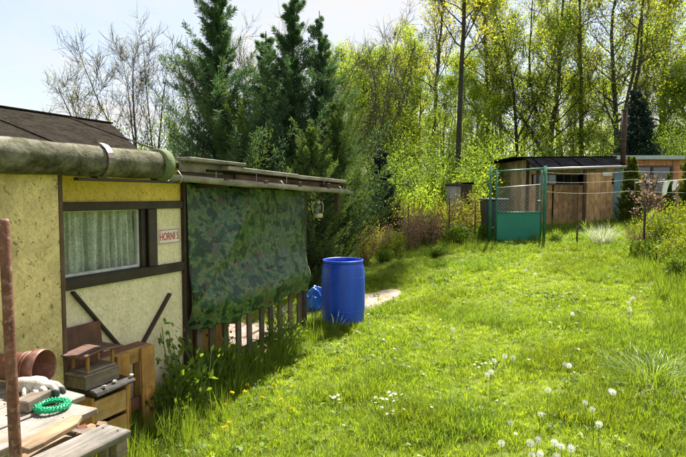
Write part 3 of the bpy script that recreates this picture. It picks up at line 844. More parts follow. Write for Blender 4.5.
def barrel():
    r = empty('plastic_barrel', (0.0, 7.32, G(0, 7.3) - 0.03), 0.3, 'tall blue plastic rain barrel with an open top on the lawn', 'barrel')
    o = [(0.0, 0.0), (0.255, 0.0), (0.272, 0.012), (0.278, 0.04), (0.283, 0.10), (0.289, 0.22), (0.292, 0.24), (0.2935, 0.30), (0.2935, 0.60), (0.291, 0.69), (0.288, 0.71), (0.283, 0.82), (0.272, 0.868), (0.262, 0.885), (0.262, 0.895), (0.270, 0.900), (0.274, 0.915), (0.272, 0.935), (0.262, 0.938),
         (0.254, 0.93), (0.252, 0.88), (0.268, 0.83), (0.276, 0.7), (0.278, 0.3), (0.27, 0.08), (0.24, 0.02), (0.0, 0.02)]
    MB().lathe(o, 56).build('body', M_barrel, r)
    w = MB(); w.lathe([(0.0, 0.40), (0.27, 0.40)], 32)
    r.scale = (1, 1, 0.955)
    for z, rd in ((0.245, 0.2925), (0.695, 0.2915)):
        MB().lathe([(rd - 0.004, z - 0.016), (rd + 0.0012, z - 0.006), (rd + 0.0012, z + 0.006), (rd - 0.004, z + 0.012)], 56).build('band', M_barrel, r)
    for a in (0.6, 3.7):
        c = Vector((math.cos(a) * 0.272, math.sin(a) * 0.272, 0.86)); tn = Vector((-math.sin(a), math.cos(a), 0)); rd = Vector((math.cos(a), math.sin(a), 0))
        MB().tube([c - tn * 0.06 - rd * 0.01, c - tn * 0.055 + rd * 0.028, c + tn * 0.055 + rd * 0.028, c + tn * 0.06 - rd * 0.01], 0.011, 8).build('handle', M_barrel, r)
barrel()

def blue_sack():
    rnd = random.Random(3)
    bm = bmesh.new(); bmesh.ops.create_icosphere(bm, subdivisions=4, radius=1.0)
    for v in bm.verts:
        p = v.co.copy()
        f = 1 + 0.12 * math.sin(7 * p.x + 3 * p.z) * math.sin(6 * p.y + 1) + 0.06 * math.sin(17 * p.y + 9 * p.x) + 0.05 * math.sin(23 * p.z + 11 * p.x)
        v.co = Vector((p.x * 0.16 * f, p.y * 0.16 * f, (p.z * 0.20 * f)))
        if v.co.z > 0.10: v.co.x *= 0.75; v.co.y *= 0.75; v.co.z += 0.03 * math.sin(9 * p.x + 5 * p.y)
        if v.co.z < -0.12: v.co.z = -0.12 + (v.co.z + 0.12) * 0.2
    me = bpy.data.meshes.new('blue_sack'); bm.to_mesh(me); bm.free()
    for p in me.polygons: p.use_smooth = True
    me.materials.append(M_bluebag)
    o = obj_from('plastic_sack', me, None, (-0.40, 7.95, G(-.4, 7.95) + 0.16)); o.rotation_euler = (0, 0, 0.6)
    tag(o, 'crumpled bright blue plastic sack between porch post and barrel', 'sack')
blue_sack()

# wooden box with grey lid behind the fence
def fence_box():
    p = W(0.52, -0.34, 0.035)
    r = empty('wooden_box', p, WRZ + 0.15, 'orange wooden box with a grey lid behind the pickets', 'box')
    for k in range(3): MB().span((-0.2 + k * 0.135, -0.18, 0), (-0.07 + k * 0.135, -0.16, 0.42)).build('board', M_pine, r, 0.003)
    for k in range(3): MB().span((-0.2 + k * 0.135, 0.16, 0), (-0.07 + k * 0.135, 0.18, 0.42)).build('board', M_pine, r, 0.003)
    for s_ in (-0.19, 0.19): MB().span((s_ - 0.01, -0.158, 0), (s_ + 0.01, 0.158, 0.42)).build('end_panel', M_pine, r, 0.003)
    MB().span((-0.23, -0.21, 0.422), (0.23, 0.21, 0.45)).build('lid', M_concrete, r, 0.004)
fence_box()

# ------------------------------------------------------------------ work table and the things on it
TT = 0.75
def table():
    r = empty('work_table', W(-2.4, 0.95, 0), WRZ, 'rough outdoor table of weathered grey planks beside the shed', 'table')
    def P(t, d, z): return (t + 2.4, -(d - 0.95), z)
    rows = [(0.40, 0.585, -1.92, 0.0), (0.600, 0.785, -1.95, 0.0), (0.800, 0.982, -1.88, 0.004), (0.996, 1.182, -1.975, 0.0), (1.345, 1.500, -2.085, 0.002)]
    for d0, d1, te, dz in rows:
        MB().span(P(-3.5, d0, TT - 0.03 + dz), P(te, d1, TT + dz), 0.004).build('plank', M_tablewood, r, 0.005)
    nail = MB().lathe([(0.0, 0.0022), (0.0035, 0.0018), (0.0042, 0.0)], 8).mesh('nail_head'); nail.materials.append(M_rustdark)
    for d0, d1, te, dz in rows:
        for q in (0.25, 0.75):
            n_ = obj_from('nail_head', nail, r, P(-2.12 + random.uniform(-.008, .008), d0 + (d1 - d0) * q, TT + dz + 0.0015))
    MB().span(P(-3.5, 1.19, TT - 0.075), P(-2.02, 1.335, TT - 0.05), 0.004).build('plank', M_scrap, r, 0.004)
    for t in (-2.12, -3.3):
        MB().span(P(t - 0.03, 0.42, TT - 0.105), P(t + 0.03, 1.49, TT - 0.032), 0.002).build('bearer', M_boxgrey, r, 0.004)
        for d in (0.50, 1.42):
            MB().span(P(t - 0.045, d - 0.03, -0.02), P(t - 0.032, d + 0.03, TT - 0.034), 0.002).build('leg', M_boxgrey, r, 0.004)
table()

def on_table(t, d, z): return W(t, d, z)

def flower_pot():
    c = Vector((-1.53, 2.77, TT + 0.098))
    ax = Vector((0.99, -0.14, 0.0)).normalized()        # towards the mouth
    q = ax.to_track_quat('Z', 'Y').to_matrix()
    r = empty('flower_pot', (c.x, c.y, TT), 0, 'brown plastic flower pot lying on its side on the table', 'pot')
    o = Vector((0, 0, c.z - TT))
    k = 0.098
    MB().lathe([(0.0, -0.27), (0.060, -0.27), (0.064, -0.262), (0.084, -0.055), (0.090, -0.052), (k, -0.048), (k, 0.0), (0.0945, 0.002), (0.0905, -0.006), (0.086, -0.05), (0.080, -0.06), (0.060, -0.255), (0.0, -0.255)], 40, o, q).build('body', M_pot, r)
    for z in (-0.075, -0.095):
        MB().lathe([(0.080, z - 0.004), (0.0855, z - 0.003), (0.0855, z + 0.003), (0.080, z + 0.004)], 40, o, q).build('ridge', M_pot, r)
flower_pot()

def glove():
    r = empty('work_glove', (-1.475, 2.60, TT + 0.004), R(-18), 'crumpled cream knitted work glove with dark rubber fingertips', 'glove')
    r.scale = (1.2, 1.2, 1.1)
    b = MB()
    # cuff, palm: squashed tube rising over the wood block
    b.tube([(-0.125, 0.02, 0.04), (-0.10, 0.018, 0.046), (-0.06, 0.012, 0.052), (-0.02, 0.006, 0.058), (0.015, 0.0, 0.060), (0.035, -0.002, 0.056), (0.045, -0.003, 0.05)],
           [0.030, 0.034, 0.033, 0.038, 0.040, 0.034, 0.018], 16)
    fingers = [((0.030, 0.024, 0.064), (0.070, 0.030, 0.062), (0.092, 0.031, 0.048), (0.104, 0.031, 0.026)),
               ((0.036, 0.006, 0.064), (0.072, 0.006, 0.064), (0.094, 0.004, 0.046), (0.100, 0.002, 0.022)),
               ((0.032, -0.012, 0.060), (0.060, -0.020, 0.052), (0.074, -0.026, 0.034), (0.076, -0.029, 0.012)),
               ((0.022, -0.026, 0.056), (0.040, -0.040, 0.044), (0.048, -0.048, 0.028), (0.050, -0.051, 0.011)),
               ((-0.020, -0.030, 0.050), (-0.004, -0.052, 0.038), (0.010, -0.064, 0.024), (0.016, -0.070, 0.011))]
    tips = []
    for f in fingers:
        pts = [Vector(p) for p in f]
        b.tube(pts, [0.015, 0.0125, 0.0115, 0.007], 10)
        e = pts[-1]; p2 = pts[-2]
        tips.append(MB().tube([p2.lerp(e, -0.25), p2.lerp(e, 0.15), p2.lerp(e, 0.6), p2.lerp(e, 1.0), p2.lerp(e, 1.2)], [0.0125, 0.0135, 0.0125, 0.0095, 0.004], 10))
    b.build('knitted_body', M_glove, r)
    for t in tips: t.build('fingertip', M_glovetip, r)
    MB().lathe([(0.027, -0.006), (0.034, -0.004), (0.034, 0.006), (0.027, 0.008)], 16, (-0.122, 0.02, 0.04), Matrix.Rotation(R(80), 3, 'Y')).build('cuff', M_glove, r)
glove()

def wood_block():
    r = MB().box((0, 0, 0.03), (0.20, 0.085, 0.06), None, 0.006).build('wood_block', M_boxgrey, None, 0.006)
    r.location = on_table(-2.08, 0.90, TT + 0.005); r.rotation_euler = (0, 0, WRZ + 0.25)
    tag(r, 'small grey weathered wood block on the table beside the glove', 'wood block')
wood_block()

def toy_ring():
    r = empty('rubber_ring', (-1.335, 2.475, TT + 0.004), 0.2, 'bright green knobbly rubber ring lying on the table', 'toy ring')
    R0, r0 = 0.063, 0.0125
    b = MB()
    pts = [(R0 * math.cos(a), R0 * math.sin(a), r0 + 0.003) for a in np.linspace(0, 2 * PI, 49)]
    b.tube(pts, r0, 12, False)
    b.build('ring', M_green, r)
    k = MB().lathe([(0.0042, 0.0), (0.0036, 0.004), (0.002, 0.006), (0.0, 0.0065)], 6)
    me = k.mesh('nub'); me.materials.append(M_green)
    for i in range(30):
        a = 2 * PI * i / 30
        for j in range(5):
            th = R(-35 + 46 * j) + (0.2 if i % 2 else 0)
            n = Vector((math.cos(a) * math.cos(th), math.sin(a) * math.cos(th), math.sin(th)))
            p = Vector((R0 * math.cos(a), R0 * math.sin(a), r0 + 0.003)) + n * (r0 - 0.001)
            o = obj_from('nub', me, r, p); o.rotation_euler = n.to_track_quat('Z', 'Y').to_euler()
toy_ring()

def scrap():
    o = MB()
    pr = [(-0.17, -0.035), (-0.10, -0.045), (0.10, -0.04), (0.17, -0.01), (0.165, 0.03), (0.06, 0.045), (-0.16, 0.04)]
    n = len(pr)
    o.add([(x, y, 0) for x, y in pr] + [(x, y, 0.022) for x, y in pr], [tuple(range(n, 2 * n)), tuple(reversed(range(n)))] + [(i, (i + 1) % n, n + (i + 1) % n, n + i) for i in range(n)])
    b = o.build('scrap_board', M_scrap, None, 0.003); b.location = on_table(-2.28, 1.275, TT + 0.012); b.rotation_euler = (R(4), R(2), WRZ + 0.24)
    tag(b, 'tan scrap of board lying in the gap between the table planks', 'board')
    rnd = random.Random(5)
    for i in range(7):
        m = MB().box((0, 0, 0), (rnd.uniform(.02, .05), rnd.uniform(.015, .03), rnd.uniform(.01, .02)), None, 0.006)
        c = m.build('bark_chip', M_rust if i % 2 else M_scrap, None, 0.002)
        c.location = on_table(-2.09 + rnd.uniform(-.07, .05), 1.26 + rnd.uniform(-.05, .05), TT - 0.04 + rnd.uniform(0, .012)); c.rotation_euler = (rnd.uniform(-.3, .3), rnd.uniform(-.3, .3), rnd.uniform(0, 3))
        tag(c, 'red brown bark chip in the gap of the plank table', 'bark chip', 'bark chips on the table')
scrap()

def rusty_pole():
    p0 = Vector((-1.000, 1.66, -0.1)); p1 = Vector((-1.105, 1.79, 1.655))
    r = empty('rusty_pole', (p0.x, p0.y, G(p0.x, p0.y)), 0, 'rusty upright iron pipe standing in front of the plank table', 'pole')
    o = Vector((p0.x, p0.y, G(p0.x, p0.y)))
    f = lambda s_: p0.lerp(p1, s_) - o
    MB().tube([f(0.30), f(0.5), f(0.75), f(0.995), f(1.0)], [0.0195, 0.0185, 0.0172, 0.0165, 0.014], 20).build('pipe', M_rust, r)
    MB().tube([f(0.0), f(0.50), f(0.505)], [0.0235, 0.0225, 0.019], 20).build('sleeve', M_rust, r)
rusty_pole()

# ------------------------------------------------------------------ odds and ends against the wall
def wall_clutter():
    # pine frame
    r = empty('pine_frame', W(-0.9, 0.2, 0), WRZ, 'orange pine slatted frame standing upright against the yellow wall', 'wooden frame')
    def P(t, d, z): return (t + 0.9, -(d - 0.2), z)
    for t, w in ((-1.135, 0.05), (-0.955, 0.115), (-0.725, 0.125)):
        MB().span(P(t - w / 2, 0.235, -0.02), P(t + w / 2, 0.257, 0.618), 0.002).build('slat', M_pine, r, 0.003)
    MB().span(P(-1.17, 0.20, 0.52), P(-0.665, 0.233, 0.622), 0.002).build('rail', M_pine_x, r, 0.003)
    MB().span(P(-1.17, 0.20, 0.17), P(-0.665, 0.233, 0.26), 0.002).build('rail', M_brownboard, r, 0.003)
    MB().span(P(-1.17, 0.10, 0.60), P(-0.665, 0.198, 0.626), 0.002).build('rail', M_brownboard, r, 0.003)
    for t in (-1.14, -0.70): MB().span(P(t - 0.03, 0.10, -0.02), P(t + 0.03, 0.12, 0.598)).build('slat', M_pine, r, 0.003)
    # brown panel
    o = MB().box((0, 0, 0.21), (0.36, 0.018, 0.42), None, 0.002).build('leaning_panel', M_brownboard, None, 0.003)
    o.location = W(-1.145, 0.085, 0.425); o.rotation_euler = (R(-6), 0, WRZ)
    tag(o, 'dark red brown board leaning on the yellow wall behind the clutter', 'board')
    # shelf the panel stands on
    # crate with slab on it
    c = empty('wooden_crate', W(-1.29, 0.38, 0), WRZ, 'orange wooden crate holding up a dark slab beside the yellow wall', 'crate')
    for s_ in (-1, 1):
        MB().span((s_ * 0.135 - 0.01, -0.12, -0.02), (s_ * 0.135 + 0.01, 0.12, 0.50)).build('end_panel', M_pine, c, 0.003)
        for z in (0.02, 0.18, 0.34):
            MB().span((-0.124, s_ * 0.11 - 0.009, z), (0.124, s_ * 0.11 + 0.009, z + 0.135), 0.002).build('board', M_pine_x, c, 0.003)
    sl = MB().box((0, 0, 0), (0.335, 0.27, 0.04), None, 0.012).build('slate_slab', M_slate, None, 0.01)
    sl.location = W(-1.265, 0.40, 0.525); sl.rotation_euler = (0, R(0), WRZ - 0.05); tag(sl, 'dark weathered slab lying on the orange crate', 'slab')
    # small grey box on the slab
    gb = empty('grey_box', W(-1.31, 0.36, 0.547), WRZ, 'low grey wooden box on the dark slab', 'box')
    for s_ in (-1, 1):
        MB().span((-0.13, s_ * 0.09 - 0.008, 0), (0.13, s_ * 0.09 + 0.008, 0.075), 0.002).build('side', M_boxgrey, gb, 0.002)
        MB().span((s_ * 0.122 - 0.008, -0.081, 0), (s_ * 0.122 + 0.008, 0.081, 0.073), 0.002).build('end_panel', M_boxgrey, gb, 0.002)
    MB().span((-0.138, -0.1, 0.076), (0.138, 0.1, 0.09), 0.002).build('lid', M_boxgrey, gb, 0.002)
    # bird feeder
    bf = empty('bird_feeder', W(-1.30, 0.36, 0.639), WRZ, 'small wooden bird feeder with a flat pitched brown board roof on the grey box', 'bird feeder')
    MB().span((-0.11, -0.08, 0), (0.11, 0.08, 0.014)).build('floor', M_boxgrey, bf, 0.002)
    for sx in (-1, 1):
        for sy in (-1, 1):
            MB().span((sx * 0.095 - 0.009, sy * 0.065 - 0.009, 0.014), (sx * 0.095 + 0.009, sy * 0.065 + 0.009, 0.115)).build('post', M_pine, bf, 0.002)
    MB().span((-0.085, 0.058, 0.014), (0.085, 0.066, 0.11)).build('back_panel', M_brownboard, bf)
    for s_ in (-1, 1):
        MB().bar((0.0, 0, 0.128), (s_ * 0.165, 0, 0.108), 0.20, 0.011, jit=0.002).build('roof_board', M_redboard, bf, 0.002)
    # pale stones on the slab
    rnd = random.Random(9)
    for i in range(3):
        bm = bmesh.new(); bmesh.ops.create_icosphere(bm, subdivisions=2, radius=0.008 + 0.005 * rnd.random())
        for v in bm.verts: v.co = Vector((v.co.x * 1.5, v.co.y * 1.1, v.co.z * 0.6)) * (1 + 0.15 * math.sin(v.co.x * 400))
        me = bpy.data.meshes.new('pebble'); bm.to_mesh(me); bm.free(); me.materials.append(M_concrete)
        p = obj_from('pebble', me, None, W(-1.35 + i * (0.075 + 0.02 * i), 0.515 + rnd.uniform(-.02, .02), 0.556)); p.rotation_euler = (0, 0, rnd.uniform(0, 3))
        tag(p, 'small pale pebble lying on the dark slab', 'pebble', 'pebbles on the slab')
wall_clutter()

# ------------------------------------------------------------------ the sheds at the end of the garden
def tan_shed():
    X0, X1, Y0, Y1 = 5.25, 7.72, 15.8, 18.4
    gb = 0.62
    r = empty('plank_shed', ((X0 + X1) / 2, Y0, gb), 0, 'tan plank shed with a black sheet roof behind the green gate', 'shed')
    ox, oy = (X0 + X1) / 2, Y0
    def P(x, y, z): return (x - ox, y - oy, z - gb)
    top = 2.78
    # front planks, one by one, door and window strip left open
    me = MB().span((-0.072, -0.012, 0), (0.072, 0.012, 1)).mesh('plank', 0.003)
    me.materials.append(M_tan)
    x = X0 + 0.075; k = 0
    door = (6.03, 6.72); winx = (5.45, 6.75); winz = (2.08, 2.33)
    def plank(x, z0, z1, y=Y0, rz=0):
        o = obj_from('plank', me, r, P(x, y + random.uniform(-.004, .004), z0)); o.scale = (1, 1, z1 - z0); o.rotation_euler = (0, 0, rz + random.uniform(-.02, .02))
    while x < X1:
        if door[0] - 0.07 < x < door[1] + 0.07:
            plank(x, winz[1] + 0.03, top)
        elif winx[0] - 0.07 < x < winx[1] + 0.07:
            plank(x, gb - 0.05, winz[0] - 0.03); plank(x, winz[1] + 0.03, top)
        else:
            plank(x, gb - 0.05, top)
        x += 0.149
    y = Y0 + 0.1
    me2 = MB().span((-0.012, -0.10, 0), (0.012, 0.10, 1)).mesh('plank', 0.003); me2.materials.append(M_tanlight)
    while y < Y1:
        o = obj_from('plank', me2, r, P(X0 + random.uniform(-.004, .004), y, gb - 0.05)); o.scale = (1, 1, top + (y - Y0) * 0.01 - gb + 0.05)
        y += 0.206
    MB().span(P(X1 - 0.02, Y0 + 0.02, gb - 0.05), P(X1 + 0.01, Y1, top)).build('side_wall', M_tan, r)
    MB().span(P(X0, Y1, gb - 0.05), P(X1, Y1 + 0.03, top)).build('back_wall', M_tan, r)
    MB().span(P(X0 - 0.02, Y0 - 0.022, gb), P(X0 + 0.07, Y0 - 0.012, top), 0.002).build('corner_board', M_darkwood, r)
    # window strip
    w = MB()
    w.span(P(winx[0], Y0 - 0.03, winz[0] - 0.03), P(winx[1], Y0 + 0.01, winz[0])); w.span(P(winx[0], Y0 - 0.03, winz[1]), P(winx[1], Y0 + 0.01, winz[1] + 0.03))
    wf = w.build('window', M_boxgrey, r)
    nn = 6
    for i in range(nn):
        a = winx[0] + (winx[1] - winx[0]) * i / nn; b = winx[0] + (winx[1] - winx[0]) * (i + 1) / nn
        MB().span(P(a + 0.01, Y0 - 0.012, winz[0]), P(b - 0.01, Y0 - 0.006, winz[1])).build('pane', M_glass_far, wf)
        MB().span(P(a + 0.012, Y0 + 0.06, winz[0]), P(b - 0.012, Y0 + 0.063, winz[1])).build('blind', M_paleblue, wf)
    # door
    d = MB().span(P(door[0], Y0 - 0.030, gb + 0.02), P(door[1], Y0 - 0.012, winz[0] - 0.032)).build('door', M_tan, r)
    for i in range(5):
        a = door[0] + (door[1] - door[0]) * i / 5
        MB().span(P(a + 0.004, Y0 - 0.046, gb + 0.03), P(a + (door[1] - door[0]) / 5 - 0.004, Y0 - 0.031, winz[0] - 0.04), 0.002).build('board', M_tan, d, 0.002)
    MB().tube([P(6.62, Y0 - 0.05, 1.62), P(6.62, Y0 - 0.09, 1.62), P(6.52, Y0 - 0.09, 1.62)], 0.012, 8).build('handle', M_zinc, d)
    MB().span(P(6.60, Y0 - 0.052, 1.56), P(6.64, Y0 - 0.047, 1.70)).build('lock_plate', M_zinc, d)
    # roofs
    def slab(pts, th, name, mat):
        return MB().add([P(*p) for p in pts] + [P(p[0], p[1], p[2] - th) for p in pts], [(0, 1, 2, 3), (7, 6, 5, 4), (0, 4, 5, 1), (1, 5, 6, 2), (2, 6, 7, 3), (3, 7, 4, 0)]).build(name, mat, r)
    slab([(X0 - 0.45, Y0 - 0.12, 2.84), (X1 + 0.05, Y0 - 0.12, 2.86), (X1 + 0.05, Y1 + 0.2, 2.92), (X0 - 0.45, Y1 + 0.2, 2.86)], 0.05, 'roof', M_blacktarp)
    pr = slab([(X0 - 0.1, 14.75, 2.47), (X1 - 0.05, 14.75, 2.53), (X1 - 0.05, Y0 - 0.125, 2.83), (X0 - 0.1, Y0 - 0.125, 2.81)], 0.025, 'porch_roof', M_blacktarp)
    for i in range(5):
        x = X0 + 0.1 + i * 0.55
        MB().bar(P(x, 14.76, 2.49 + i * 0.01), P(x, Y0 - 0.13, 2.835), 0.03, 0.012).build('roof_batten', M_blacktarp, pr)
    MB().tube([P(X0 - 0.25, 14.72, 2.44), P(X1 - 0.02, 14.72, 2.52)], 0.035, 10).build('porch_gutter', M_zinc, r)
    for x in (X0 - 0.02, 6.5):
        MB().span(P(x - 0.035, 14.8, G(x, 14.8) - 0.03), P(x + 0.035, 14.87, 2.44)).build('porch_post', M_darkwood, r, 0.004)
    MB().span(P(7.30, 14.84, G(7.4, 14.8) - 0.03), P(7.56, 14.885, 2.47)).build('blue_board', M_blueboard, r, 0.004)
    MB().span(P(7.565, 14.85, G(7.5, 14.8) - 0.03), P(7.66, 14.88, 2.44)).build('blue_board', M_blueboard, r, 0.004)
    # screen boards beside the blue board, behind
    me3 = MB().span((-0.072, -0.01, 0), (0.072, 0.01, 1)).mesh('screen_board', 0.003); me3.materials.append(M_tan)
    x = 6.57
    while x < 7.28:
        o = obj_from('screen_board', me3, r, P(x, 14.86 + random.uniform(-.004, .004), G(x, 14.86) - 0.03)); o.scale = (1, 1, 2.40 - G(x, 14.86) + random.uniform(-.01, .01))
        x += 0.148
    MB().span(P(6.98, 14.825, 2.27), P(7.22, 14.835, 2.37)).build('name_plate', M_paint_white, r)
tan_shed()

def brown_shed():
    X0, X1, Y0, Y1 = 8.02, 12.2, 16.4, 19.5
    gb = 0.68; top = 2.80
    r = empty('plank_shed', ((X0 + X1) / 2, Y0, gb), 0, 'red brown plank shed with pale blue roof edge and a dark framed window', 'shed')
    ox, oy = (X0 + X1) / 2, Y0
    def P(x, y, z): return (x - ox, y - oy, z - gb)
    me = MB().span((-0.085, -0.012, 0), (0.085, 0.012, 1)).mesh('plank', 0.003); me.materials.append(M_brownshed)
    x = X0 + 0.086
    wx = (8.62, 9.72); wz = (1.83, 2.58)
    while x < X1:
        rng = [(gb - 0.05, top)] if not (wx[0] - 0.05 < x < wx[1] + 0.05) else [(gb - 0.05, wz[0]), (wz[1], top)]
        for a, b in rng:
            o = obj_from('plank', me, r, P(x, Y0 + random.uniform(-.004, .004), a)); o.scale = (1, 1, b - a); o.rotation_euler = (0, 0, random.uniform(-.02, .02))
        x += 0.174
    MB().span(P(X0 - 0.02, Y0 + 0.015, gb - 0.05), P(X0 + 0.0, Y1, top)).build('side_wall', M_brownshed, r)
    MB().span(P(X1, Y0 + 0.015, gb - 0.05), P(X1 + 0.02, Y1, top)).build('side_wall', M_brownshed, r)
    MB().span(P(X0, Y1, gb - 0.05), P(X1, Y1 + 0.03, top)).build('back_wall', M_brownshed, r)
    MB().span(P(X0 - 0.1, Y0 - 0.16, 2.80), P(X1 + 0.2, Y0 - 0.13, 2.915)).build('fascia', M_paleblue, r, 0.004)
    MB().span(P(X0 - 0.1, Y0 - 0.128, 2.83), P(X1 + 0.2, Y1 + 0.2, 2.89)).build('roof', M_blacktarp, r)
    w = MB(); fw = 0.055
    w.span(P(wx[0] - 0.06, Y0 - 0.035, wz[0] - 0.05), P(wx[0] + 0.0, Y0 + 0.03, wz[1] + 0.05)); w.span(P(wx[1], Y0 - 0.035, wz[0] - 0.05), P(wx[1] + 0.06, Y0 + 0.03, wz[1] + 0.05))
    w.span(P(wx[0], Y0 - 0.034, wz[0] - 0.05), P(wx[1], Y0 + 0.03, wz[0])); w.span(P(wx[0], Y0 - 0.034, wz[1]), P(wx[1], Y0 + 0.03, wz[1] + 0.05))
    xm = (wx[0] + wx[1]) / 2
    w.span(P(xm - 0.03, Y0 - 0.033, wz[0]), P(xm + 0.03, Y0 + 0.03, wz[1]))
    wf = w.build('window', M_trim_z, r)
    for a, b in ((wx[0], xm - 0.03), (xm + 0.03, wx[1])):
        MB().span(P(a, Y0 - 0.006, wz[0]), P(b, Y0 - 0.002, wz[1])).build('pane', M_glass_far, wf)
    for a, b in ((wx[0] + 0.22, xm - 0.05), (xm + 0.06, wx[1] - 0.02)):
        c = MB(); c.grid(lambda u, v, a=a, b=b: P(a + (b - a) * u, Y0 + 0.09 + 0.018 * math.sin(u * 30), wz[0] + (wz[1] - wz[0]) * v), 40, 3)
        cc = c.build('net_curtain', M_glove); cc.location = r.location
        tag(cc, 'pale net curtain drawn partly across one pane of the brown shed window' if a < xm - 0.3 else 'pale net curtain filling a whole pane of the brown shed window', 'curtain')
    MB().span(P(X0 + 0.05, Y0 + 0.5, gb), P(X1 - 0.05, Y0 + 0.52, top)).build('partition', M_dark, r)
    MB().span(P(8.75, Y0 - 0.06, 0.7), P(9.55, Y0 - 0.02, 1.70)).build('lower_panel', M_brownboard, r, 0.004)
brown_shed()

def stove_pipe():
    r = empty('stove_pipe', (7.62, 15.05, 2.0), 0, 'rusty stove chimney pipe with an elbow rising between the two sheds', 'chimney pipe')
    MB().tube([(0, 0, 0.42), (0, 0, 1.2), (0.01, 0, 2.06)], 0.066, 16).build('upright_pipe', M_rustdark, r)
    MB().tube([(-0.40, 0.0, 0.13), (-0.22, 0, 0.13), (-0.10, 0, 0.16), (-0.03, 0, 0.24), (0, 0, 0.34), (0, 0, 0.44)], 0.074, 16).build('elbow', M_rustdark, r)
    for z in (0.46, 1.25): MB().lathe([(0.066, z - 0.03), (0.074, z - 0.025), (0.074, z + 0.025), (0.066, z + 0.03)], 16).build('collar', M_rustdark, r)
    MB().lathe([(0.072, 2.02), (0.076, 2.03), (0.076, 2.07), (0.068, 2.075)], 16).build('rim', M_rustdark, r)
    MB().tube([(0.0, 0.06, 0.9), (0.0, 0.78, 0.9)], 0.008, 6).build('stay', M_rustdark, r)
stove_pipe()

def chain_mesh(mb, x0, x1, z0, z1, y, step, rad):
    """diagonal wire net between two posts"""
    n = int((x1 - x0 + z1 - z0) / step) + 2
    for s_ in (1, -1):
        for i in range(-n, n):
            c = i * step
            pts = []
            # line x = x0 + c + s*(z-z0)
            for z in (z0, z1):
                pts.append((x0 + c + s_ * (z - z0), z))
            (xa, za), (xb, zb) = pts
            if s_ < 0: xa, za, xb, zb = xb, zb, xa, za
            if xb <= x0 or xa >= x1: continue
            def clip(xq): return za + (zb - za) * (xq - xa) / (xb - xa)
            a = (max(xa, x0), clip(max(xa, x0))); b = (min(xb, x1), clip(min(xb, x1)))
            mb.tube([(a[0], y, a[1]), (b[0], y + 0.004 * s_, b[1])], rad, 3, False)

def garden_gate():
    y = 13.0
    xl, xr = 3.62, 4.75
    g = G(4.2, y)
    r = empty('garden_gate', (xl, y, g), 0, 'green metal garden gate with wire mesh above a solid teal panel', 'gate')
    w = xr - xl
    MB().tube([(-0.13, 0.05, -0.1), (-0.13, 0.05, 1.80)], 0.034, 12).build('gate_post', M_gate, r)
    MB().tube([(w + 0.03, 0.05, -0.1), (w + 0.03, 0.05, 1.80)], 0.038, 12).build('gate_post', M_gate, r)
    fr = MB()
    for a, b in (((0, 0.03), (0, 1.70)), ((w - 0.07, 0.03), (w - 0.07, 1.72))):
        fr.tube([(a[0], 0, a[1]), (b[0], 0, b[1])], 0.022, 10)
    f = fr.v and None
    for x in (0.0, w - 0.07): MB().tube([(x, 0, 0.03), (x, 0, 1.70)], 0.022, 10).build('stile', M_gate, r)
    MB().tube([(0, 0, 0.05), (w - 0.07, 0, 0.05)], 0.020, 10).build('rail', M_gate, r)
    MB().tube([(0, 0, 0.70), (w - 0.07, 0, 0.70)], 0.020, 10).build('rail', M_gate, r)
    MB().tube([(-0.13, 0.05, 1.66), (w + 0.03, 0.05, 1.74)], 0.022, 10).build('top_bar', M_gate, r)
    MB().tube([(0, 0, 1.28), (w - 0.07, 0, 1.36)], 0.012, 8).build('rail', M_zinc, r)
    pn = MB().span((0.02, -0.008, 0.06), (w - 0.09, 0.008, 0.69)).build('panel', M_teal, r, 0.002)
    nm = MB(); chain_mesh(nm, 0.02, w - 0.09, 0.72, 1.32, 0.0, 0.075, 0.0035)
    tag(nm.build('wire_mesh', M_wire, r), kind='stuff')
    MB().box((w - 0.10, -0.03, 0.95), (0.05, 0.03, 0.13)).build('lock_box', M_gate, r, 0.004)
    MB().tube([(w - 0.10, -0.05, 0.98), (w - 0.10, -0.09, 0.98), (w - 0.20, -0.09, 0.98)], 0.009, 8).build('handle', M_zinc, r)
    for z in (0.3, 1.4): MB().tube([(-0.066, 0.02, z - 0.05), (-0.066, 0.02, z + 0.05)], 0.022, 8).build('hinge', M_rustdark, r)
garden_gate()

def wheelie_bin():
    x, y = 3.80, 13.9
    r = empty('waste_bin', (x, y, G(x, y)), 0.1, 'dark grey wheeled waste bin standing behind the green gate', 'waste bin')
    b = MB()
    lo, hi = 0.21, 0.27
    b.add([(-lo, -lo, 0.06), (lo, -lo, 0.06), (lo, lo, 0.06), (-lo, lo, 0.06), (-hi, -hi, 0.98), (hi, -hi, 0.98), (hi, hi, 0.98), (-hi, hi, 0.98)], [(3, 2, 1, 0), (4, 5, 6, 7), (0, 1, 5, 4), (1, 2, 6, 5), (2, 3, 7, 6), (3, 0, 4, 7)])
    b.build('body', M_bin, r, 0.02)
    MB().span((-0.29, -0.30, 0.985), (0.29, 0.30, 1.035)).build('lid', M_bin, r, 0.02)
    MB().tube([(-0.22, 0.33, 0.95), (0.22, 0.33, 0.95)], 0.015, 8).build('grip', M_bin, r)
    for s_ in (-1, 1): MB().lathe([(0.0, -0.025), (0.09, -0.025), (0.1, -0.015), (0.1, 0.015), (0.09, 0.025), (0, 0.025)], 20, (s_ * 0.2, 0.22, 0.1), Matrix.Rotation(R(90), 3, 'Y')).build('wheel', M_bin, r)
wheelie_bin()

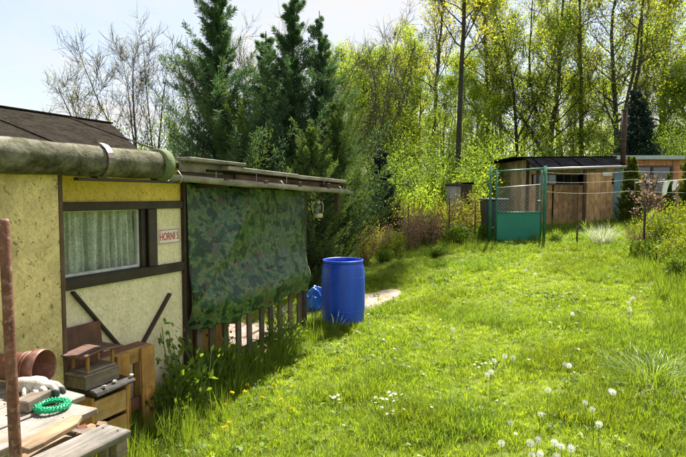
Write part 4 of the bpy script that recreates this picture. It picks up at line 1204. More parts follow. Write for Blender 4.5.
def pillar():
    x, y = 3.05, 15.2
    r = empty('concrete_pillar', (x, y, G(x, y) - 0.05), 0.1, 'old grey concrete pillar with a dark flat cap in the garden bed', 'pillar')
    MB().span((-0.15, -0.15, 0), (0.15, 0.15, 1.40), 0.01).build('shaft', M_concrete, r, 0.012)
    MB().span((-0.19, -0.19, 1.402), (0.19, 0.19, 1.48), 0.006).build('cap', M_darkwood, r, 0.01)
    x2, y2 = 3.5, 16.0
    h = empty('wooden_hutch', (x2, y2, G(x2, y2) - 0.05), 0.0, 'dark brown wooden hutch with dark lid beside the concrete pillar', 'hutch')
    for k in range(3): MB().span((-0.2 + k * 0.135, -0.17, 0.9), (-0.07 + k * 0.135, -0.15, 1.38), 0.002).build('board', M_darkwood, h, 0.002)
    MB().span((-0.2, -0.149, 0.9), (0.2, 0.15, 1.37)).build('body', M_darkwood, h)
    MB().span((-0.25, -0.22, 1.39), (0.25, 0.2, 1.45)).build('lid', M_blacktarp, h, 0.004)
    for sx in (-1, 1):
        for sy in (-1, 1): MB().span((sx * 0.17 - 0.025, sy * 0.12 - 0.025, 0), (sx * 0.17 + 0.025, sy * 0.12 + 0.025, 0.9)).build('leg', M_darkwood, h)
pillar()

# wires, stakes, washing line
def bed_fence():
    xs = [1.05, 1.62, 2.18, 2.62, 3.30]; y0 = 13.6
    r = empty('wire_fence', (xs[0], y0, G(xs[0], y0)), 0, 'sagging wire fence on thin dark stakes around the garden bed', 'fence')
    o = Vector((xs[0], y0, G(xs[0], y0)))
    tops = []
    for i, x in enumerate(xs):
        y = y0 + 0.15 * math.sin(i * 2.0)
        h = (0.75, 1.05, 0.7, 1.15, 1.0)[i]
        a = Vector((x, y, G(x, y) - 0.1)) - o; b = Vector((x + random.uniform(-.03, .03), y, G(x, y) + h)) - o
        MB().tube([a, b], [0.018, 0.015], 8).build('stake', M_rustdark if i % 2 else M_darkwood, r)
        tops.append((x, y))
    for z in (0.25, 0.5, 0.68):
        w = []
        for i in range(len(tops) - 1):
            for q in (0, 0.5):
                x = tops[i][0] * (1 - q) + tops[i + 1][0] * q; y = tops[i][1] * (1 - q) + tops[i + 1][1] * q
                w.append(Vector((x, y - 0.02, G(x, y) + z - (0.03 if q else 0))) - o)
        x, y = tops[-1]; w.append(Vector((x, y - 0.02, G(x, y) + z)) - o)
        MB().tube(w, 0.0025, 4, False).build('wire', M_wireblk, r)
bed_fence()

def strand_fence():
    """wire strands from the gate post along the garden edge to the shrubs"""
    pts = [(4.80, 13.05), (6.55, 12.6), (8.3, 11.4)]
    r = empty('strand_fence', (pts[0][0], pts[0][1], G(*pts[0])), 0, 'thin wire strands strung from the gate past the sheds', 'fence')
    o = Vector((pts[0][0], pts[0][1], G(*pts[0])))
    for k, (dz, sag) in enumerate(((1.15, 0.05), (1.38, 0.04), (1.60, 0.05))):
        w = []
        for i in range(13):
            s_ = i / 12 * 2; j = min(int(s_), 1); q = s_ - j
            x = pts[j][0] * (1 - q) + pts[j + 1][0] * q; y = pts[j][1] * (1 - q) + pts[j + 1][1] * q
            z = o.z + dz + 0.04 * s_ * (1 if k % 2 else 0.3) - sag * 4 * q * (1 - q)
            w.append(Vector((x, y, z)) - o)
        MB().tube(w, 0.0028, 5, False).build('wire', M_rope if k == 1 else M_wire, r)
    for (x, y), h in ((pts[2], 1.75),):
        MB().tube([Vector((x, y, G(x, y) - 0.1)) - o, Vector((x, y, G(x, y) + h)) - o], 0.04, 10).build('fence_post', M_concrete, r)
strand_fence()

def stake(x, y, h, lean, label, mat, rad=0.016):
    o = MB().tube([(0, 0, -0.1), (lean * 0.5, 0, h * 0.5), (lean, 0.0, h)], [rad, rad * 0.95, rad * 0.85], 8).build('garden_stake', mat)
    o.location = (x, y, G(x, y)); tag(o, label, 'stake')
stake(5.12, 12.0, 0.42, 0.0, 'short dark stake in the lawn before the tan plank shed', M_rustdark, 0.02)
stake(5.80, 10.55, 0.85, -0.02, 'tall dark stake tied to the reddish sapling', M_rustdark, 0.02)
o = MB().tube([(0, 0, 0), (0.42, -0.1, -0.36)], 0.012, 8).build('garden_stake', M_greyboard); o.location = (5.86, 10.5, G(5.86, 10.5) + 0.42)
tag(o, 'pale stick leaning against the tall dark stake', 'stake')

def washing():
    A = Vector((6.2, 11.7, 2.02)); B = Vector((8.9, 12.2, 2.40))
    r = empty('washing_line', A, 0, 'white washing line strung towards the brown shed', 'washing line')
    w = []
    for i in range(17):
        q = i / 16; p = A.lerp(B, q); p.z -= 0.10 * 4 * q * (1 - q); w.append(p - A)
    MB().tube(w, 0.011, 6, False).build('line', M_rope, r)
    for i, (q, h, tw, lb) in enumerate(((0.28, 0.34, 0.15, 'white cloth with a slanting hem pegged on the washing line'), (0.36, 0.24, 0.13, 'smaller white cloth pegged beside the larger one on the line'))):
        p = A.lerp(B, q); p.z -= 0.10 * 4 * q * (1 - q)
        m = MB(); m.grid(lambda u, v: ((u - 0.5) * tw * (1 - 0.2 * (1 - v)) - 0.05 * (1 - v), 0.02 * math.sin(u * 7 + v * 3), (v - 1) * h * (1.0 - 0.25 * u)), 10, 12)
        c = m.build('pegged_cloth', M_cloth); c.location = p; c.rotation_euler = (0, 0, 0.2 + 0.2 * i)
        c.modifiers.new('t', 'SOLIDIFY').thickness = 0.004
        tag(c, lb, 'cloth')
    x, y = 8.9, 12.2
    MB().tube([Vector((x, y, G(x, y) - 0.1)) - A, Vector((x, y, 2.5)) - A], 0.035, 10).build('line_post', M_concrete, r)
    x, y = 6.2, 11.7
    MB().tube([Vector((x, y, G(x, y) - 0.1)) - A, Vector((x, y, 2.1)) - A], 0.014, 8).build('line_post', M_rustdark, r)
washing()

def watering_can():
    x, y = 8.65, 14.6
    r = empty('watering_can', (x, y, G(x, y) + 0.62), 0.4, 'dark blue watering can on a stump by the brown shed', 'watering can')
    MB().lathe([(0.0, 0.0), (0.13, 0.0), (0.13, 0.30), (0.10, 0.33), (0.0, 0.33)], 20).build('body', M_darkblue, r)
    MB().tube([(0.11, 0, 0.06), (0.25, 0, 0.22), (0.34, 0, 0.36)], [0.03, 0.02, 0.018], 10).build('spout', M_darkblue, r)
    MB().tube([(-0.12, 0, 0.08), (-0.22, 0, 0.2), (-0.16, 0, 0.36), (0.0, 0, 0.40), (0.06, 0, 0.32)], 0.014, 8).build('handle', M_darkblue, r)
    s = MB().tube([(0, 0, -0.1), (0.01, 0, 0.3), (0, 0, 0.62)], [0.19, 0.17, 0.165], 14).build('tree_stump', M_bark); s.location = (x, y, G(x, y))
    tag(s, 'short tree stump under the dark blue watering can', 'stump')
watering_can()

# ------------------------------------------------------------------ vegetation builders
def unit(v): return v / (np.linalg.norm(v, axis=-1, keepdims=True) + 1e-9)

class Tubes:
    """many thin tapered branches as one mesh"""
    def __init__(s): s.V = []; s.Q = []; s.n = 0
    def add(s, pts, r0, r1, k):
        pts = np.asarray(pts, float); m = len(pts)
        d = unit(np.gradient(pts, axis=0))
        ref = np.array([1.0, 0.2, 0.1]) if abs(d[0][0]) < 0.8 else np.array([0.1, 1.0, 0.2])
        a = unit(ref - d * (d @ ref)[:, None]); b = np.cross(d, a)
        rad = np.linspace(r0, r1, m) if np.ndim(r0) == 0 else np.asarray(r0)
        th = np.arange(k) * 2 * PI / k
        ring = pts[:, None] + (a[:, None] * np.cos(th)[None, :, None] + b[:, None] * np.sin(th)[None, :, None]) * rad[:, None, None]
        s.V.append(ring.reshape(-1, 3))
        i, j = np.meshgrid(np.arange(m - 1), np.arange(k), indexing='ij')
        q = np.stack([i * k + j, i * k + (j + 1) % k, (i + 1) * k + (j + 1) % k, (i + 1) * k + j], -1).reshape(-1, 4) + s.n
        s.Q.append(q); s.n += m * k
    def mesh(s, name, mat):
        return np_mesh(name, np.concatenate(s.V), np.concatenate(s.Q), mat, smooth=True)

def leaves(rs, P, size, name, mat, dirs=None, aspect=0.6, flat=0.4, val=None, droop=0.0, curl=0.25):
    """one folded rhombus per leaf"""
    n = len(P)
    if dirs is None: dirs = unit(rs.normal(size=(n, 3)) + np.array([0, 0, -droop]))
    else: dirs = unit(dirs + rs.normal(size=(n, 3)) * 0.35)
    nrm = unit(rs.normal(size=(n, 3)) * (1 - flat) + np.array([0, 0, 1.0]) * flat * 2)
    side = unit(np.cross(dirs, nrm)); up = np.cross(side, dirs)
    sz = size * rs.uniform(0.6, 1.35, (n, 1))
    v0 = P; v1 = P + dirs * sz * 0.5 + side * sz * aspect * 0.5 + up * sz * curl * 0.3
    v2 = P + dirs * sz; v3 = P + dirs * sz * 0.5 - side * sz * aspect * 0.5 + up * sz * curl * 0.3
    V = np.stack([v0, v1, v2, v3], 1).reshape(-1, 3)
    Q = np.arange(n * 4).reshape(n, 4)
    if val is None: val = rs.uniform(0, 1, n)
    return np_mesh(name, V, Q, mat, np.repeat(np.clip(val, 0, 1), 4))

def curve(rs, p, d, L_, n, wander, lift):
    pts = [np.array(p, float)]; d = unit(np.array(d, float))
    for i in range(n):
        d = unit(d + rs.normal(size=3) * wander + np.array([0, 0, lift]))
        pts.append(pts[-1] + d * L_ / n)
    return np.array(pts), d

def grow(rs, H, r0, base, nb, blen, up, nsub, ntw, lift=0.06, wander=0.05, forks=0, lean=(0, 0), twig=0.5, k0=8, levels=3, top_r=0.15):
    """deciduous skeleton: trunk (with optional forks), limbs, branches, twigs; returns Tubes, twig points, twig dirs"""
    T = Tubes(); TP = []; TD = []
    stems = []
    d0 = np.array([lean[0], lean[1], 1.0])
    pts, _ = curve(rs, (0, 0, -0.15), d0, H, 12, wander, 0.03)
    T.add(pts, np.linspace(1, top_r, 13) ** 0.9 * r0 * np.r_[1.35, np.ones(12)], None, k0)
    stems.append((pts, r0, 0.0))
    for f in range(forks):
        i = rs.randint(2, 6)
        a = rs.uniform(0, 2 * PI)
        p2, _ = curve(rs, pts[i], (math.cos(a) * 0.55, math.sin(a) * 0.55, 1.0), H * rs.uniform(0.55, 0.75), 10, wander, 0.05)
        rr = r0 * (1 - i / 13) * 0.75
        T.add(p2, np.linspace(rr, rr * 0.2, 11), None, 7); stems.append((p2, rr, 0.15))
    for pts, rr, b0 in stems:
        m = len(pts) - 1
        cnt = nb if b0 == 0 else int(nb * 0.6)
        for i in range(cnt):
            h = base + (1 - base) * (i + rs.uniform(0, 1)) / cnt if b0 == 0 else rs.uniform(b0, 1)
            h = min(h, 0.985)
            s_ = h * m; j = min(int(s_), m - 1); q = s_ - j
            p = pts[j] * (1 - q) + pts[j + 1] * q
            a = i * 2.4 + rs.uniform(-0.6, 0.6)
            shape = (1 - 0.62 * ((h - base) / (1 - base + 1e-6)) ** 1.4) if b0 == 0 else (1 - 0.5 * h)
            Lb = blen * shape * rs.uniform(0.6, 1.15)
            d = np.array([math.cos(a), math.sin(a), up + 0.5 * h])
            br, de = curve(rs, p, d, Lb, 6, 0.13, lift)
            rb = max(0.006, rr * (1 - h * 0.85) * 0.42)
            T.add(br, rb, rb * 0.3, 5)
            for k in range(nsub):
                t = 0.25 + 0.75 * (k + rs.uniform(0, 1)) / nsub
                s2 = t * 6; j2 = min(int(s2), 5); q2 = s2 - j2
                p2 = br[j2] * (1 - q2) + br[j2 + 1] * q2
                d2 = unit(br[j2 + 1] - br[j2]) + rs.normal(size=3) * 0.55 + np.array([0, 0, 0.25])
                L2 = Lb * rs.uniform(0.25, 0.5) * (1.15 - 0.5 * t)
                sb, _ = curve(rs, p2, d2, L2, 4, 0.15, lift)
                r2 = max(0.006, rb * 0.5)
                T.add(sb, r2, r2 * 0.4, 4)
                if levels >= 3:
                    for w in range(ntw):
                        i3 = rs.randint(1, 5)
                        d3 = unit(sb[i3] - sb[i3 - 1]) + rs.normal(size=3) * 0.6 + np.array([0, 0, 0.2])
                        tw, _ = curve(rs, sb[i3], d3, twig * rs.uniform(0.5, 1.2), 3, 0.16, lift)
                        T.add(tw, max(0.006, r2 * 0.5), 0.003, 3)
                        TP.append(tw[1:]); TD.append(np.diff(tw, axis=0))
                TP.append(sb[2:]); TD.append(np.diff(sb, axis=0)[1:])
    return T, np.concatenate(TP), unit(np.concatenate(TD))

def scatter_leaves(rs, TP, TD, n, spread, clump=0.0):
    w = np.ones(len(TP))
    if clump > 0:
        f = np.sin(TP[:, 0] * 2.1 + 1) + np.sin(TP[:, 1] * 2.3 + 2) + np.sin(TP[:, 2] * 1.9)
        w = np.clip(1 + clump * f, 0.05, None)
    idx = rs.choice(len(TP), n, p=w / w.sum())
    P = TP[idx] + rs.normal(size=(n, 3)) * spread
    return P, TD[idx], idx

def tree_proto(seed, name, H, r0, base, nb, blen, up, nsub, ntw, nleaf, lsize, leafm, bark, clump=0.35, spread=0.10, forks=0, twig=0.55, lean=(0, 0), wander=0.05, lift=0.06):
    rs = np.random.RandomState(seed)
    T, TP, TD = grow(rs, H, r0, base, nb, blen, up, nsub, ntw, forks=forks, twig=twig, lean=lean, wander=wander, lift=lift)
    trunk = T.mesh('trunk', bark)
    crown = None
    if nleaf:
        P, D, idx = scatter_leaves(rs, TP, TD, nleaf, spread, clump)
        v = 0.35 + 0.25 * np.sin(P[:, 0] * 1.7 + P[:, 2] * 1.3) + rs.uniform(-0.3, 0.45, nleaf)
        crown = leaves(rs, P, lsize, 'crown', leafm, D, 0.72, 0.35, v)
    return name, trunk, crown

def place_tree(proto, x, y, rz, s, label, cat='tree', group=None, sz=None, sink=0.0, leafm=None):
    name, trunk, crown = proto
    r = empty(name, (x, y, G(x, y) - sink), rz, label, cat, group)
    r.scale = (s, s, sz or s)
    obj_from('trunk', trunk, r)
    if crown is not None:
        c = obj_from('crown', crown, r)
        if leafm is not None:
            c.material_slots[0].link = 'OBJECT'; c.material_slots[0].material = leafm
    return r

def conifer_proto(seed, name, H, rad, n_br, per, mat, bark, spray=0.16, up=0.75, narrow=1.0, base=0.02, aspect=0.22, ragged=0.35, expo=0.8, dark=0.3):
    """evergreen: plume-like branches carrying flat sprays"""
    rs = np.random.RandomState(seed)
    T = Tubes()
    tr, _ = curve(rs, (0, 0, -0.1), (0, 0, 1), H, 14, 0.006, 0.05)
    T.add(tr, np.linspace(0.085 * H / 5.5, 0.008, 15), None, 7)
    Ps = []; Ds = []; Vs = []
    for i in range(n_br):
        h = base + (0.985 - base) * (1 - (1 - (i + rs.uniform()) / n_br) ** 0.62)
        a = rs.uniform(0, 2 * PI)
        s_ = h * 14; j = min(int(s_), 13); p = tr[j] + (tr[j + 1] - tr[j]) * (s_ - j)
        env = rad * (1 - h) ** expo * (0.80 + 0.2 * math.sin(5 * a + 9 * h)) + 0.065
        # lumps in the outline
        env *= 1 + ragged * (0.5 * math.sin(h * 23 + 2 * a) + 0.5 * math.sin(h * 41 - 3 * a + seed)) 
        env *= 1 + (rs.uniform(-1.0, 0.75) * min(1.0, ragged * 1.5))
        env = max(0.05, env)
        d = np.array([math.cos(a), math.sin(a), up * rs.uniform(0.5, 1.3)])
        br, _ = curve(rs, p, d, env * 1.25, 5, 0.07, 0.10 * up)
        T.add(br, 0.010 * (1.2 - h), 0.002, 3)
        t = rs.uniform(0.12, 1.0, per) ** 0.75
        sx = t * 5; jj = np.minimum(sx.astype(int), 4); q = (sx - jj)[:, None]
        pp = br[jj] * (1 - q) + br[jj + 1] * q
        bd = unit(br[jj + 1] - br[jj])
        wob = rs.normal(size=(per, 3))
        Ps.append(pp + wob * 0.05 * (0.35 + env) * (1.15 - t)[:, None]); Ds.append(bd + wob * 0.5 + np.array([0, 0, 0.10]))
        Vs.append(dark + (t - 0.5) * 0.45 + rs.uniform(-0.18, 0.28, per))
    P = np.concatenate(Ps); D = unit(np.concatenate(Ds)); V = np.concatenate(Vs)
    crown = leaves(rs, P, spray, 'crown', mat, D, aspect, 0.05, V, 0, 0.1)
    return name, T.mesh('trunk', bark), crown

def bush_proto(seed, name, H, rad, nstem, nleaf, lsize, leafm, stemm, aspect=0.6, spread=0.07, upright=0.8, sub=4, clump=0.3):
    rs = np.random.RandomState(seed)
    T = Tubes(); TP = []; TD = []
    for i in range(nstem):
        a = i * 2.4 + rs.uniform(-.4, .4); e = rs.uniform(0.1, 1.0)
        d = np.array([math.cos(a) * e, math.sin(a) * e, upright + (1 - e) * 0.8])
        L_ = H * rs.uniform(0.6, 1.1) * (1 if e < 0.6 else 0.85)
        b0 = np.array([math.cos(a), math.sin(a), 0]) * rad * 0.25 * rs.uniform(0, 1); b0[2] = -0.05
        st, _ = curve(rs, b0, d, L_, 6, 0.10, 0.05)
        T.add(st, 0.010 * H, 0.003, 4)
        for k in range(sub):
            j = rs.randint(1, 6)
            sb, _ = curve(rs, st[j], unit(st[j + 1 if j < 6 else j] - st[j - 1]) + rs.normal(size=3) * 0.6, L_ * rs.uniform(0.2, 0.4), 3, 0.15, 0.05)
            T.add(sb, 0.004 * H + 0.001, 0.0015, 3)
            TP.append(sb[1:]); TD.append(np.diff(sb, axis=0))
        TP.append(st[2:]); TD.append(np.diff(st, axis=0)[1:])
    TP = np.concatenate(TP); TD = unit(np.concatenate(TD))
    crown = None
    if nleaf:
        P, D, idx = scatter_leaves(rs, TP, TD, nleaf, spread, clump)
        P[:, 2] = np.maximum(P[:, 2], 0.01)
        crown = leaves(rs, P, lsize, 'foliage', leafm, D, aspect, 0.4, 0.3 + 0.4 * (P[:, 2] / H) + rs.uniform(-.3, .3, nleaf))
    return name, T.mesh('stems', stemm), crown

def place_bush(proto, x, y, rz, s, label, cat='shrub', group=None, sz=None, z=None):
    name, st, cr = proto
    r = empty(name, (x, y, G(x, y) if z is None else z), rz, label, cat, group); r.scale = (s, s, sz or s)
    obj_from('stems', st, r)
    if cr is not None: obj_from('foliage', cr, r)
    return r

# ------------------------------------------------------------------ woodland behind the sheds
TA = tree_proto(11, 'woodland_tree', 13.0, 0.17, 0.30, 34, 2.6, 0.55, 6, 4, 11500, 0.085, L_spring, M_bark, 0.4, 0.13, 0, 0.6)
TB = tree_proto(12, 'woodland_tree', 12.0, 0.15, 0.22, 34, 2.8, 0.50, 6, 4, 12500, 0.085, L_spring, M_bark, 0.4, 0.13, 2, 0.6)
TC = tree_proto(13, 'woodland_tree', 10.0, 0.10, 0.12, 34, 2.1, 0.60, 6, 4, 11500, 0.08, L_fresh, M_barkdark, 0.4, 0.12, 1, 0.55)
TD_ = tree_proto(14, 'woodland_tree', 13.0, 0.13, 0.45, 26, 2.0, 0.75, 6, 5, 6000, 0.075, L_olive, M_bark, 0.3, 0.10, 0, 0.6)
TE = tree_proto(15, 'woodland_tree', 8.0, 0.06, 0.08, 30, 1.7, 0.45, 6, 4, 14000, 0.075, L_fresh, M_barkdark, 0.5, 0.12, 1, 0.5)
gW = 'woodland trees behind the sheds'
def px(p, Y): return (p - 343) / 550.0 * Y
def where(p): return 'beyond the garden bed' if p < 420 else 'behind the concrete pillar' if p < 482 else 'behind the green gate' if p < 545 else 'above the tan plank shed' if p < 615 else 'above the brown shed'
lab = {id(TA): 'tall leafy spring tree in the wood', id(TB): 'forked leafy spring tree in the wood', id(TC): 'slim dark trunked leafy tree in the wood',
       id(TD_): 'tall sparse olive leaved tree in the wood', id(TE): 'low bright yellow green tree in the wood'}
wood_list = [
    (TB, 550, 21.5, 0.4, 1.0), (TB, 612, 20.5, 2.2, 1.02), (TA, 486, 24, 1.0, 1.0), (TC, 520, 21, 2.0, 1.0), (TC, 578, 25, 3.0, 1.05),
    (TA, 660, 24, 4.0, 1.0), (TC, 690, 21.5, 5.0, 1.1), (TD_, 428, 22, 1.5, 1.0), (TC, 405, 24, 0.2, 0.85), (TD_, 505, 27, 4.1, 1.0), 
    (TC, 470, 30, 4.7, 1.0), (TE, 395, 19.5, 0.0, 0.72), (TE, 440, 21, 2.0, 0.78), (TE, 475, 20.5, 4.0, 0.7),
    (TE, 500, 22.5, 5.2, 0.8), (TE, 536, 23.5, 1.1, 0.8), (TE, 568, 22, 3.1, 0.75), (TE, 600, 24, 0.8, 0.8), (TE, 634, 22.5, 2.7, 0.75), (TE, 668, 21, 4.4, 0.8),
    (TE, 366, 22, 1.9, 0.95), (TE, 345, 20, 3.9, 0.85), (TC, 388, 21, 4.9, 0.85), (TE, 380, 24, 0.7, 1.05), (TC, 352, 25, 5.4, 0.8), (TE, 330, 23, 2.2, 0.9), (TE, 415, 25, 3.6, 1.1), (TB, 398, 28, 1.4, 0.85), (TA, 560, 27, 5.5, 0.95), (TC, 372, 27, 2.9, 0.85), (TB, 720, 26, 0.3, 1.0), (TA, 420, 34, 5.9, 0.95),
    (TC, 700, 34, 1.7, 1.2), (TE, 710, 20, 1.3, 0.8), (TD_, 580, 22.5, 5.1, 1.0), (TD_, 645, 27, 2.4, 1.05)]
for i, (pr, p, Y, rz, s) in enumerate(wood_list):
    Y = Y * 1.10 + 3.5; place_tree(pr, px(p, Y), Y, rz, s, lab[id(pr)] + ' ' + where(p), 'tree', gW)
# the straight tree behind the pillar
TS = tree_proto(16, 'woodland_tree', 13.5, 0.115, 0.42, 30, 2.2, 0.6, 6, 5, 7000, 0.09, L_olive, M_barkdark, 0.3, 0.11, 0, 0.6, (0.0, 0.0), 0.015)
place_tree(TS, px(456, 19.5), 19.5, 0.6, 1.0, 'straight tall tree rising right behind the concrete pillar', 'tree')
# dark evergreen behind the brown shed
CS = conifer_proto(30, 'spruce_tree', 4.6, 1.25, 420, 60, L_spruce, M_barkdark, 0.12, 0.25, 1.0, 0.02, 0.25, 0.14, 0.9)
place_tree(CS, px(637, 20.5), 20.5, 0.3, 1.0, 'dark evergreen tree behind the brown shed roof', 'tree')
# small dark blue spruce at the edge of the garden bed
CD = conifer_proto(31, 'spruce_tree', 2.3, 0.50, 320, 50, L_spruce, M_barkdark, 0.08, 0.30, 1.0, 0.01, 0.25, 0.12, 0.95)
place_tree(CD, px(381, 14.2), 14.2, 0, 1.12, 'small dark blue green spruce beside the garden bed', 'tree')

# far wood that reads as one mass
def far_wood():
    rs = np.random.RandomState(40)
    n = 44000
    cl = 900
    cx = rs.uniform(2, 54, cl); cy = rs.uniform(44, 66, cl)
    lim = np.where(cx / cy < 0.10, 5.0, 6.5)
    cz = rs.uniform(0, 1, cl) ** 1.15 * lim
    k = rs.randint(0, cl, n)
    P = np.stack([cx[k], cy[k], cz[k]], 1) + rs.normal(size=(n, 3)) * np.array([0.75, 0.75, 0.55])
    P[:, 2] = np.maximum(P[:, 2], 0.05) + gz(P[:, 0], P[:, 1])
    me = leaves(rs, P, 0.19, 'far_woodland', L_spring, None, 0.75, 0.3, 0.15 + 0.5 * field(P[:, 0], P[:, 2], 0.6, 3) + rs.uniform(-.25, .25, n))
    T = Tubes()
    for i in range(70):
        x = rs.uniform(2, 52); y = rs.uniform(42, 64); h = rs.uniform(9, 14)
        pts, _ = curve(rs, (x, y, G(x, y) - 0.2), (rs.uniform(-.06, .06), 0, 1), h, 6, 0.04, 0.02)
        T.add(pts, 0.16, 0.03, 5)
        for b in range(7):
            j = rs.randint(2, 6); a = rs.uniform(0, 6.28)
            bp, _ = curve(rs, pts[j], (math.cos(a), math.sin(a), 0.9), rs.uniform(1, 2.4), 4, 0.12, 0.06)
            T.add(bp, 0.05, 0.01, 3)
    r = obj_from('far_woodland', me); tag(r, 'far wood of yellow green spring foliage behind the sheds', 'wood', None, 'stuff')
    obj_from('trunks', T.mesh('trunks', M_bark), r)['kind'] = 'stuff'
far_wood()

# understorey shrubs at the edge of the wood
BA = bush_proto(50, 'leafy_shrub', 2.4, 1.0, 18, 12000, 0.052, L_edge, M_barkdark, 0.7, 0.12, 0.8, 6, 0.4)
BB = bush_proto(51, 'leafy_shrub', 1.5, 0.8, 16, 5200, 0.06, L_fresh, M_barkdark, 0.65, 0.09, 0.7, 6, 0.4)
for i, (b, p, Y, rz, s) in enumerate([(BA, 352, 17, 0, .9), (BA, 385, 17.5, 1, 1.0), (BA, 412, 18.5, 2, 1.1), (BA, 436, 18, 3, 1.0), (BA, 465, 19, 4, 1.1), (BA, 484, 18, 5, 1.0), (BA, 402, 21, 0.5, 1.4), (BA, 450, 22, 1.5, 1.5),
                                    (BA, 500, 21, 2.5, 1.3), (BA, 545, 21, 3.5, 1.2), (BA, 600, 22, 4.5, 1.4), (BA, 655, 21.5, 5.5, 1.3), (BA, 690, 20.5, 0.8, 1.4), (BB, 470, 16.8, 1.8, 1.1), (BB, 425, 16.2, 2.8, 1.0), (BB, 398, 15.6, 3.8, 1.0)]):
    place_bush(b, px(p, Y), Y, rz, s, ('bright green leafy shrub at the edge of the wood ' if b is BA else 'low fresh green shrub at the edge of the wood ') + where(p), 'shrub', 'shrubs at the edge of the wood')

# conifers behind the porch
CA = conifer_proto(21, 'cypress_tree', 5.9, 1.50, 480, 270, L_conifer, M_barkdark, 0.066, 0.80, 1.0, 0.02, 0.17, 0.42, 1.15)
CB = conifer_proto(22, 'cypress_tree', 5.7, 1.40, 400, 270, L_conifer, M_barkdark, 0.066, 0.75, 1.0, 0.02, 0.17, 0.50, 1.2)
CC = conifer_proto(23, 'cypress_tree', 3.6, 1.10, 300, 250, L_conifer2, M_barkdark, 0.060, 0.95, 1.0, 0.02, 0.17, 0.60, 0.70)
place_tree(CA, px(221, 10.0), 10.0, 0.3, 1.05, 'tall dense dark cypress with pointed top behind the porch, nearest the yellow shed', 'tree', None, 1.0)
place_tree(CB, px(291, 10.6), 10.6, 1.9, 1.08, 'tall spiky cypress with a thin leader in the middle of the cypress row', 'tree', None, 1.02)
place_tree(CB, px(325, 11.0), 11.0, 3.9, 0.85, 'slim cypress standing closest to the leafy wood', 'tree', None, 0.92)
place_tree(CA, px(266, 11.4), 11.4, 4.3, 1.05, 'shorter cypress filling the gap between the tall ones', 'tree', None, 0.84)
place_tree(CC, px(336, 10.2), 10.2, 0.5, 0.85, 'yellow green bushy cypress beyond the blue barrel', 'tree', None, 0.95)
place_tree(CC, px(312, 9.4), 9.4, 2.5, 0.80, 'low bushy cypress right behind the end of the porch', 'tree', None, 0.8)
place_tree(CC, px(240, 9.6), 9.6, 4.4, 0.95, 'low bushy cypress behind the porch roof', 'tree')

# bare trees against the sky
BT1 = tree_proto(61, 'bare_tree', 6.6, 0.070, 0.15, 22, 1.9, 1.1, 6, 4, 700, 0.05, L_olive, M_twig, 0.2, 0.05, 2, 0.5, (0, 0), 0.05, 0.08)
BT2 = tree_proto(62, 'bare_tree', 5.6, 0.060, 0.15, 20, 1.8, 0.9, 6, 4, 1300, 0.05, L_olive, M_twig, 0.2, 0.06, 1, 0.5, (-0.25, 0), 0.06, 0.08)
gB = 'bare spring trees behind the yellow shed'
for pr, p, Y, rz, s, lb in ((BT1, 140, 16, 0.0, 0.80, 'bare multi stemmed tree with fine twigs behind the dark felt roof'), (BT1, 156, 16.8, 2.5, 0.80, 'slim bare tree next to the multi stemmed one'),
                            (BT2, 112, 15.5, 0.0, 0.80, 'leaning bare tree with a few young leaves above the felt roof'), (BT2, 72, 17, 0.8, 0.62, 'small bare leaning tree low above the felt roof'),
                            (BT1, 196, 15, 4.2, 0.80, 'bare tree with wide twigs beside the dark cypress'), (BT2, 40, 20, 0.3, 0.58, 'far small bare tree low over the roof ridge')):
    place_tree(pr, px(p, Y), Y, rz, s, lb, 'tree', gB)
for p, Y, rz, s in ((374, 22, 3.0, 1.05), (308, 18, 2.0, 0.85), (272, 17, 0.4, 0.78)):
    place_tree(BT1, px(p, Y), Y, rz, s, 'bare twiggy tree showing between the cypresses and the wood', 'tree', 'bare trees among the cypresses')
place_bush(BA, px(172, 13.5), 13.5, 0.4, 1.35, 'yellow green bush showing over the felt roof beside the cypress', 'shrub')
place_bush(BA, px(135, 15.5), 15.5, 2.4, 1.25, 'yellow green bush low behind the bare trees', 'shrub')

# ------------------------------------------------------------------ garden bed plants
def blade_plant(seed, name, n, h, w, spread, mat, arch=0.5, segs=4, base_r=0.05):
    """tuft of arching blades (one mesh)"""
    rs = np.random.RandomState(seed)
    V = []; Q = []; A = []; c = 0
    for i in range(n):
        a = rs.uniform(0, 2 * PI); L_ = h * rs.uniform(0.55, 1.15); out = spread * rs.uniform(0.15, 1.0)
        p0 = np.array([math.cos(a), math.sin(a), 0]) * base_r * rs.uniform(0, 1)
        a2 = a + rs.uniform(-0.7, 0.7); d = np.array([math.cos(a2), math.sin(a2), 0]); sd = np.array([-d[1], d[0], 0])
        tw = rs.uniform(-0.5, 0.5); sd = sd * math.cos(tw) + np.array([0, 0, 1]) * math.sin(tw) * 0.4
        ww = w * rs.uniform(0.7, 1.3); v = rs.uniform(0, 1)
        for k in range(segs + 1):
            t = k / segs
            p = p0 + d * out * L_ * (t ** (1 + arch)) + np.array([0, 0, L_ * (t - arch * 0.55 * out * t * t)])
            wk = ww * (1 - t) ** 0.7 * (0.7 + 0.6 * t) + 0.0003
            V += [p - sd * wk / 2, p + sd * wk / 2]; A += [min(1, v * 0.7 + t * 0.3)] * 2
            if k: Q.append((c + 2 * k - 2, c + 2 * k - 1, c + 2 * k + 1, c + 2 * k))
        c += 2 * (segs + 1)
    return np_mesh(name, np.array(V), np.array(Q), mat, np.array(A))

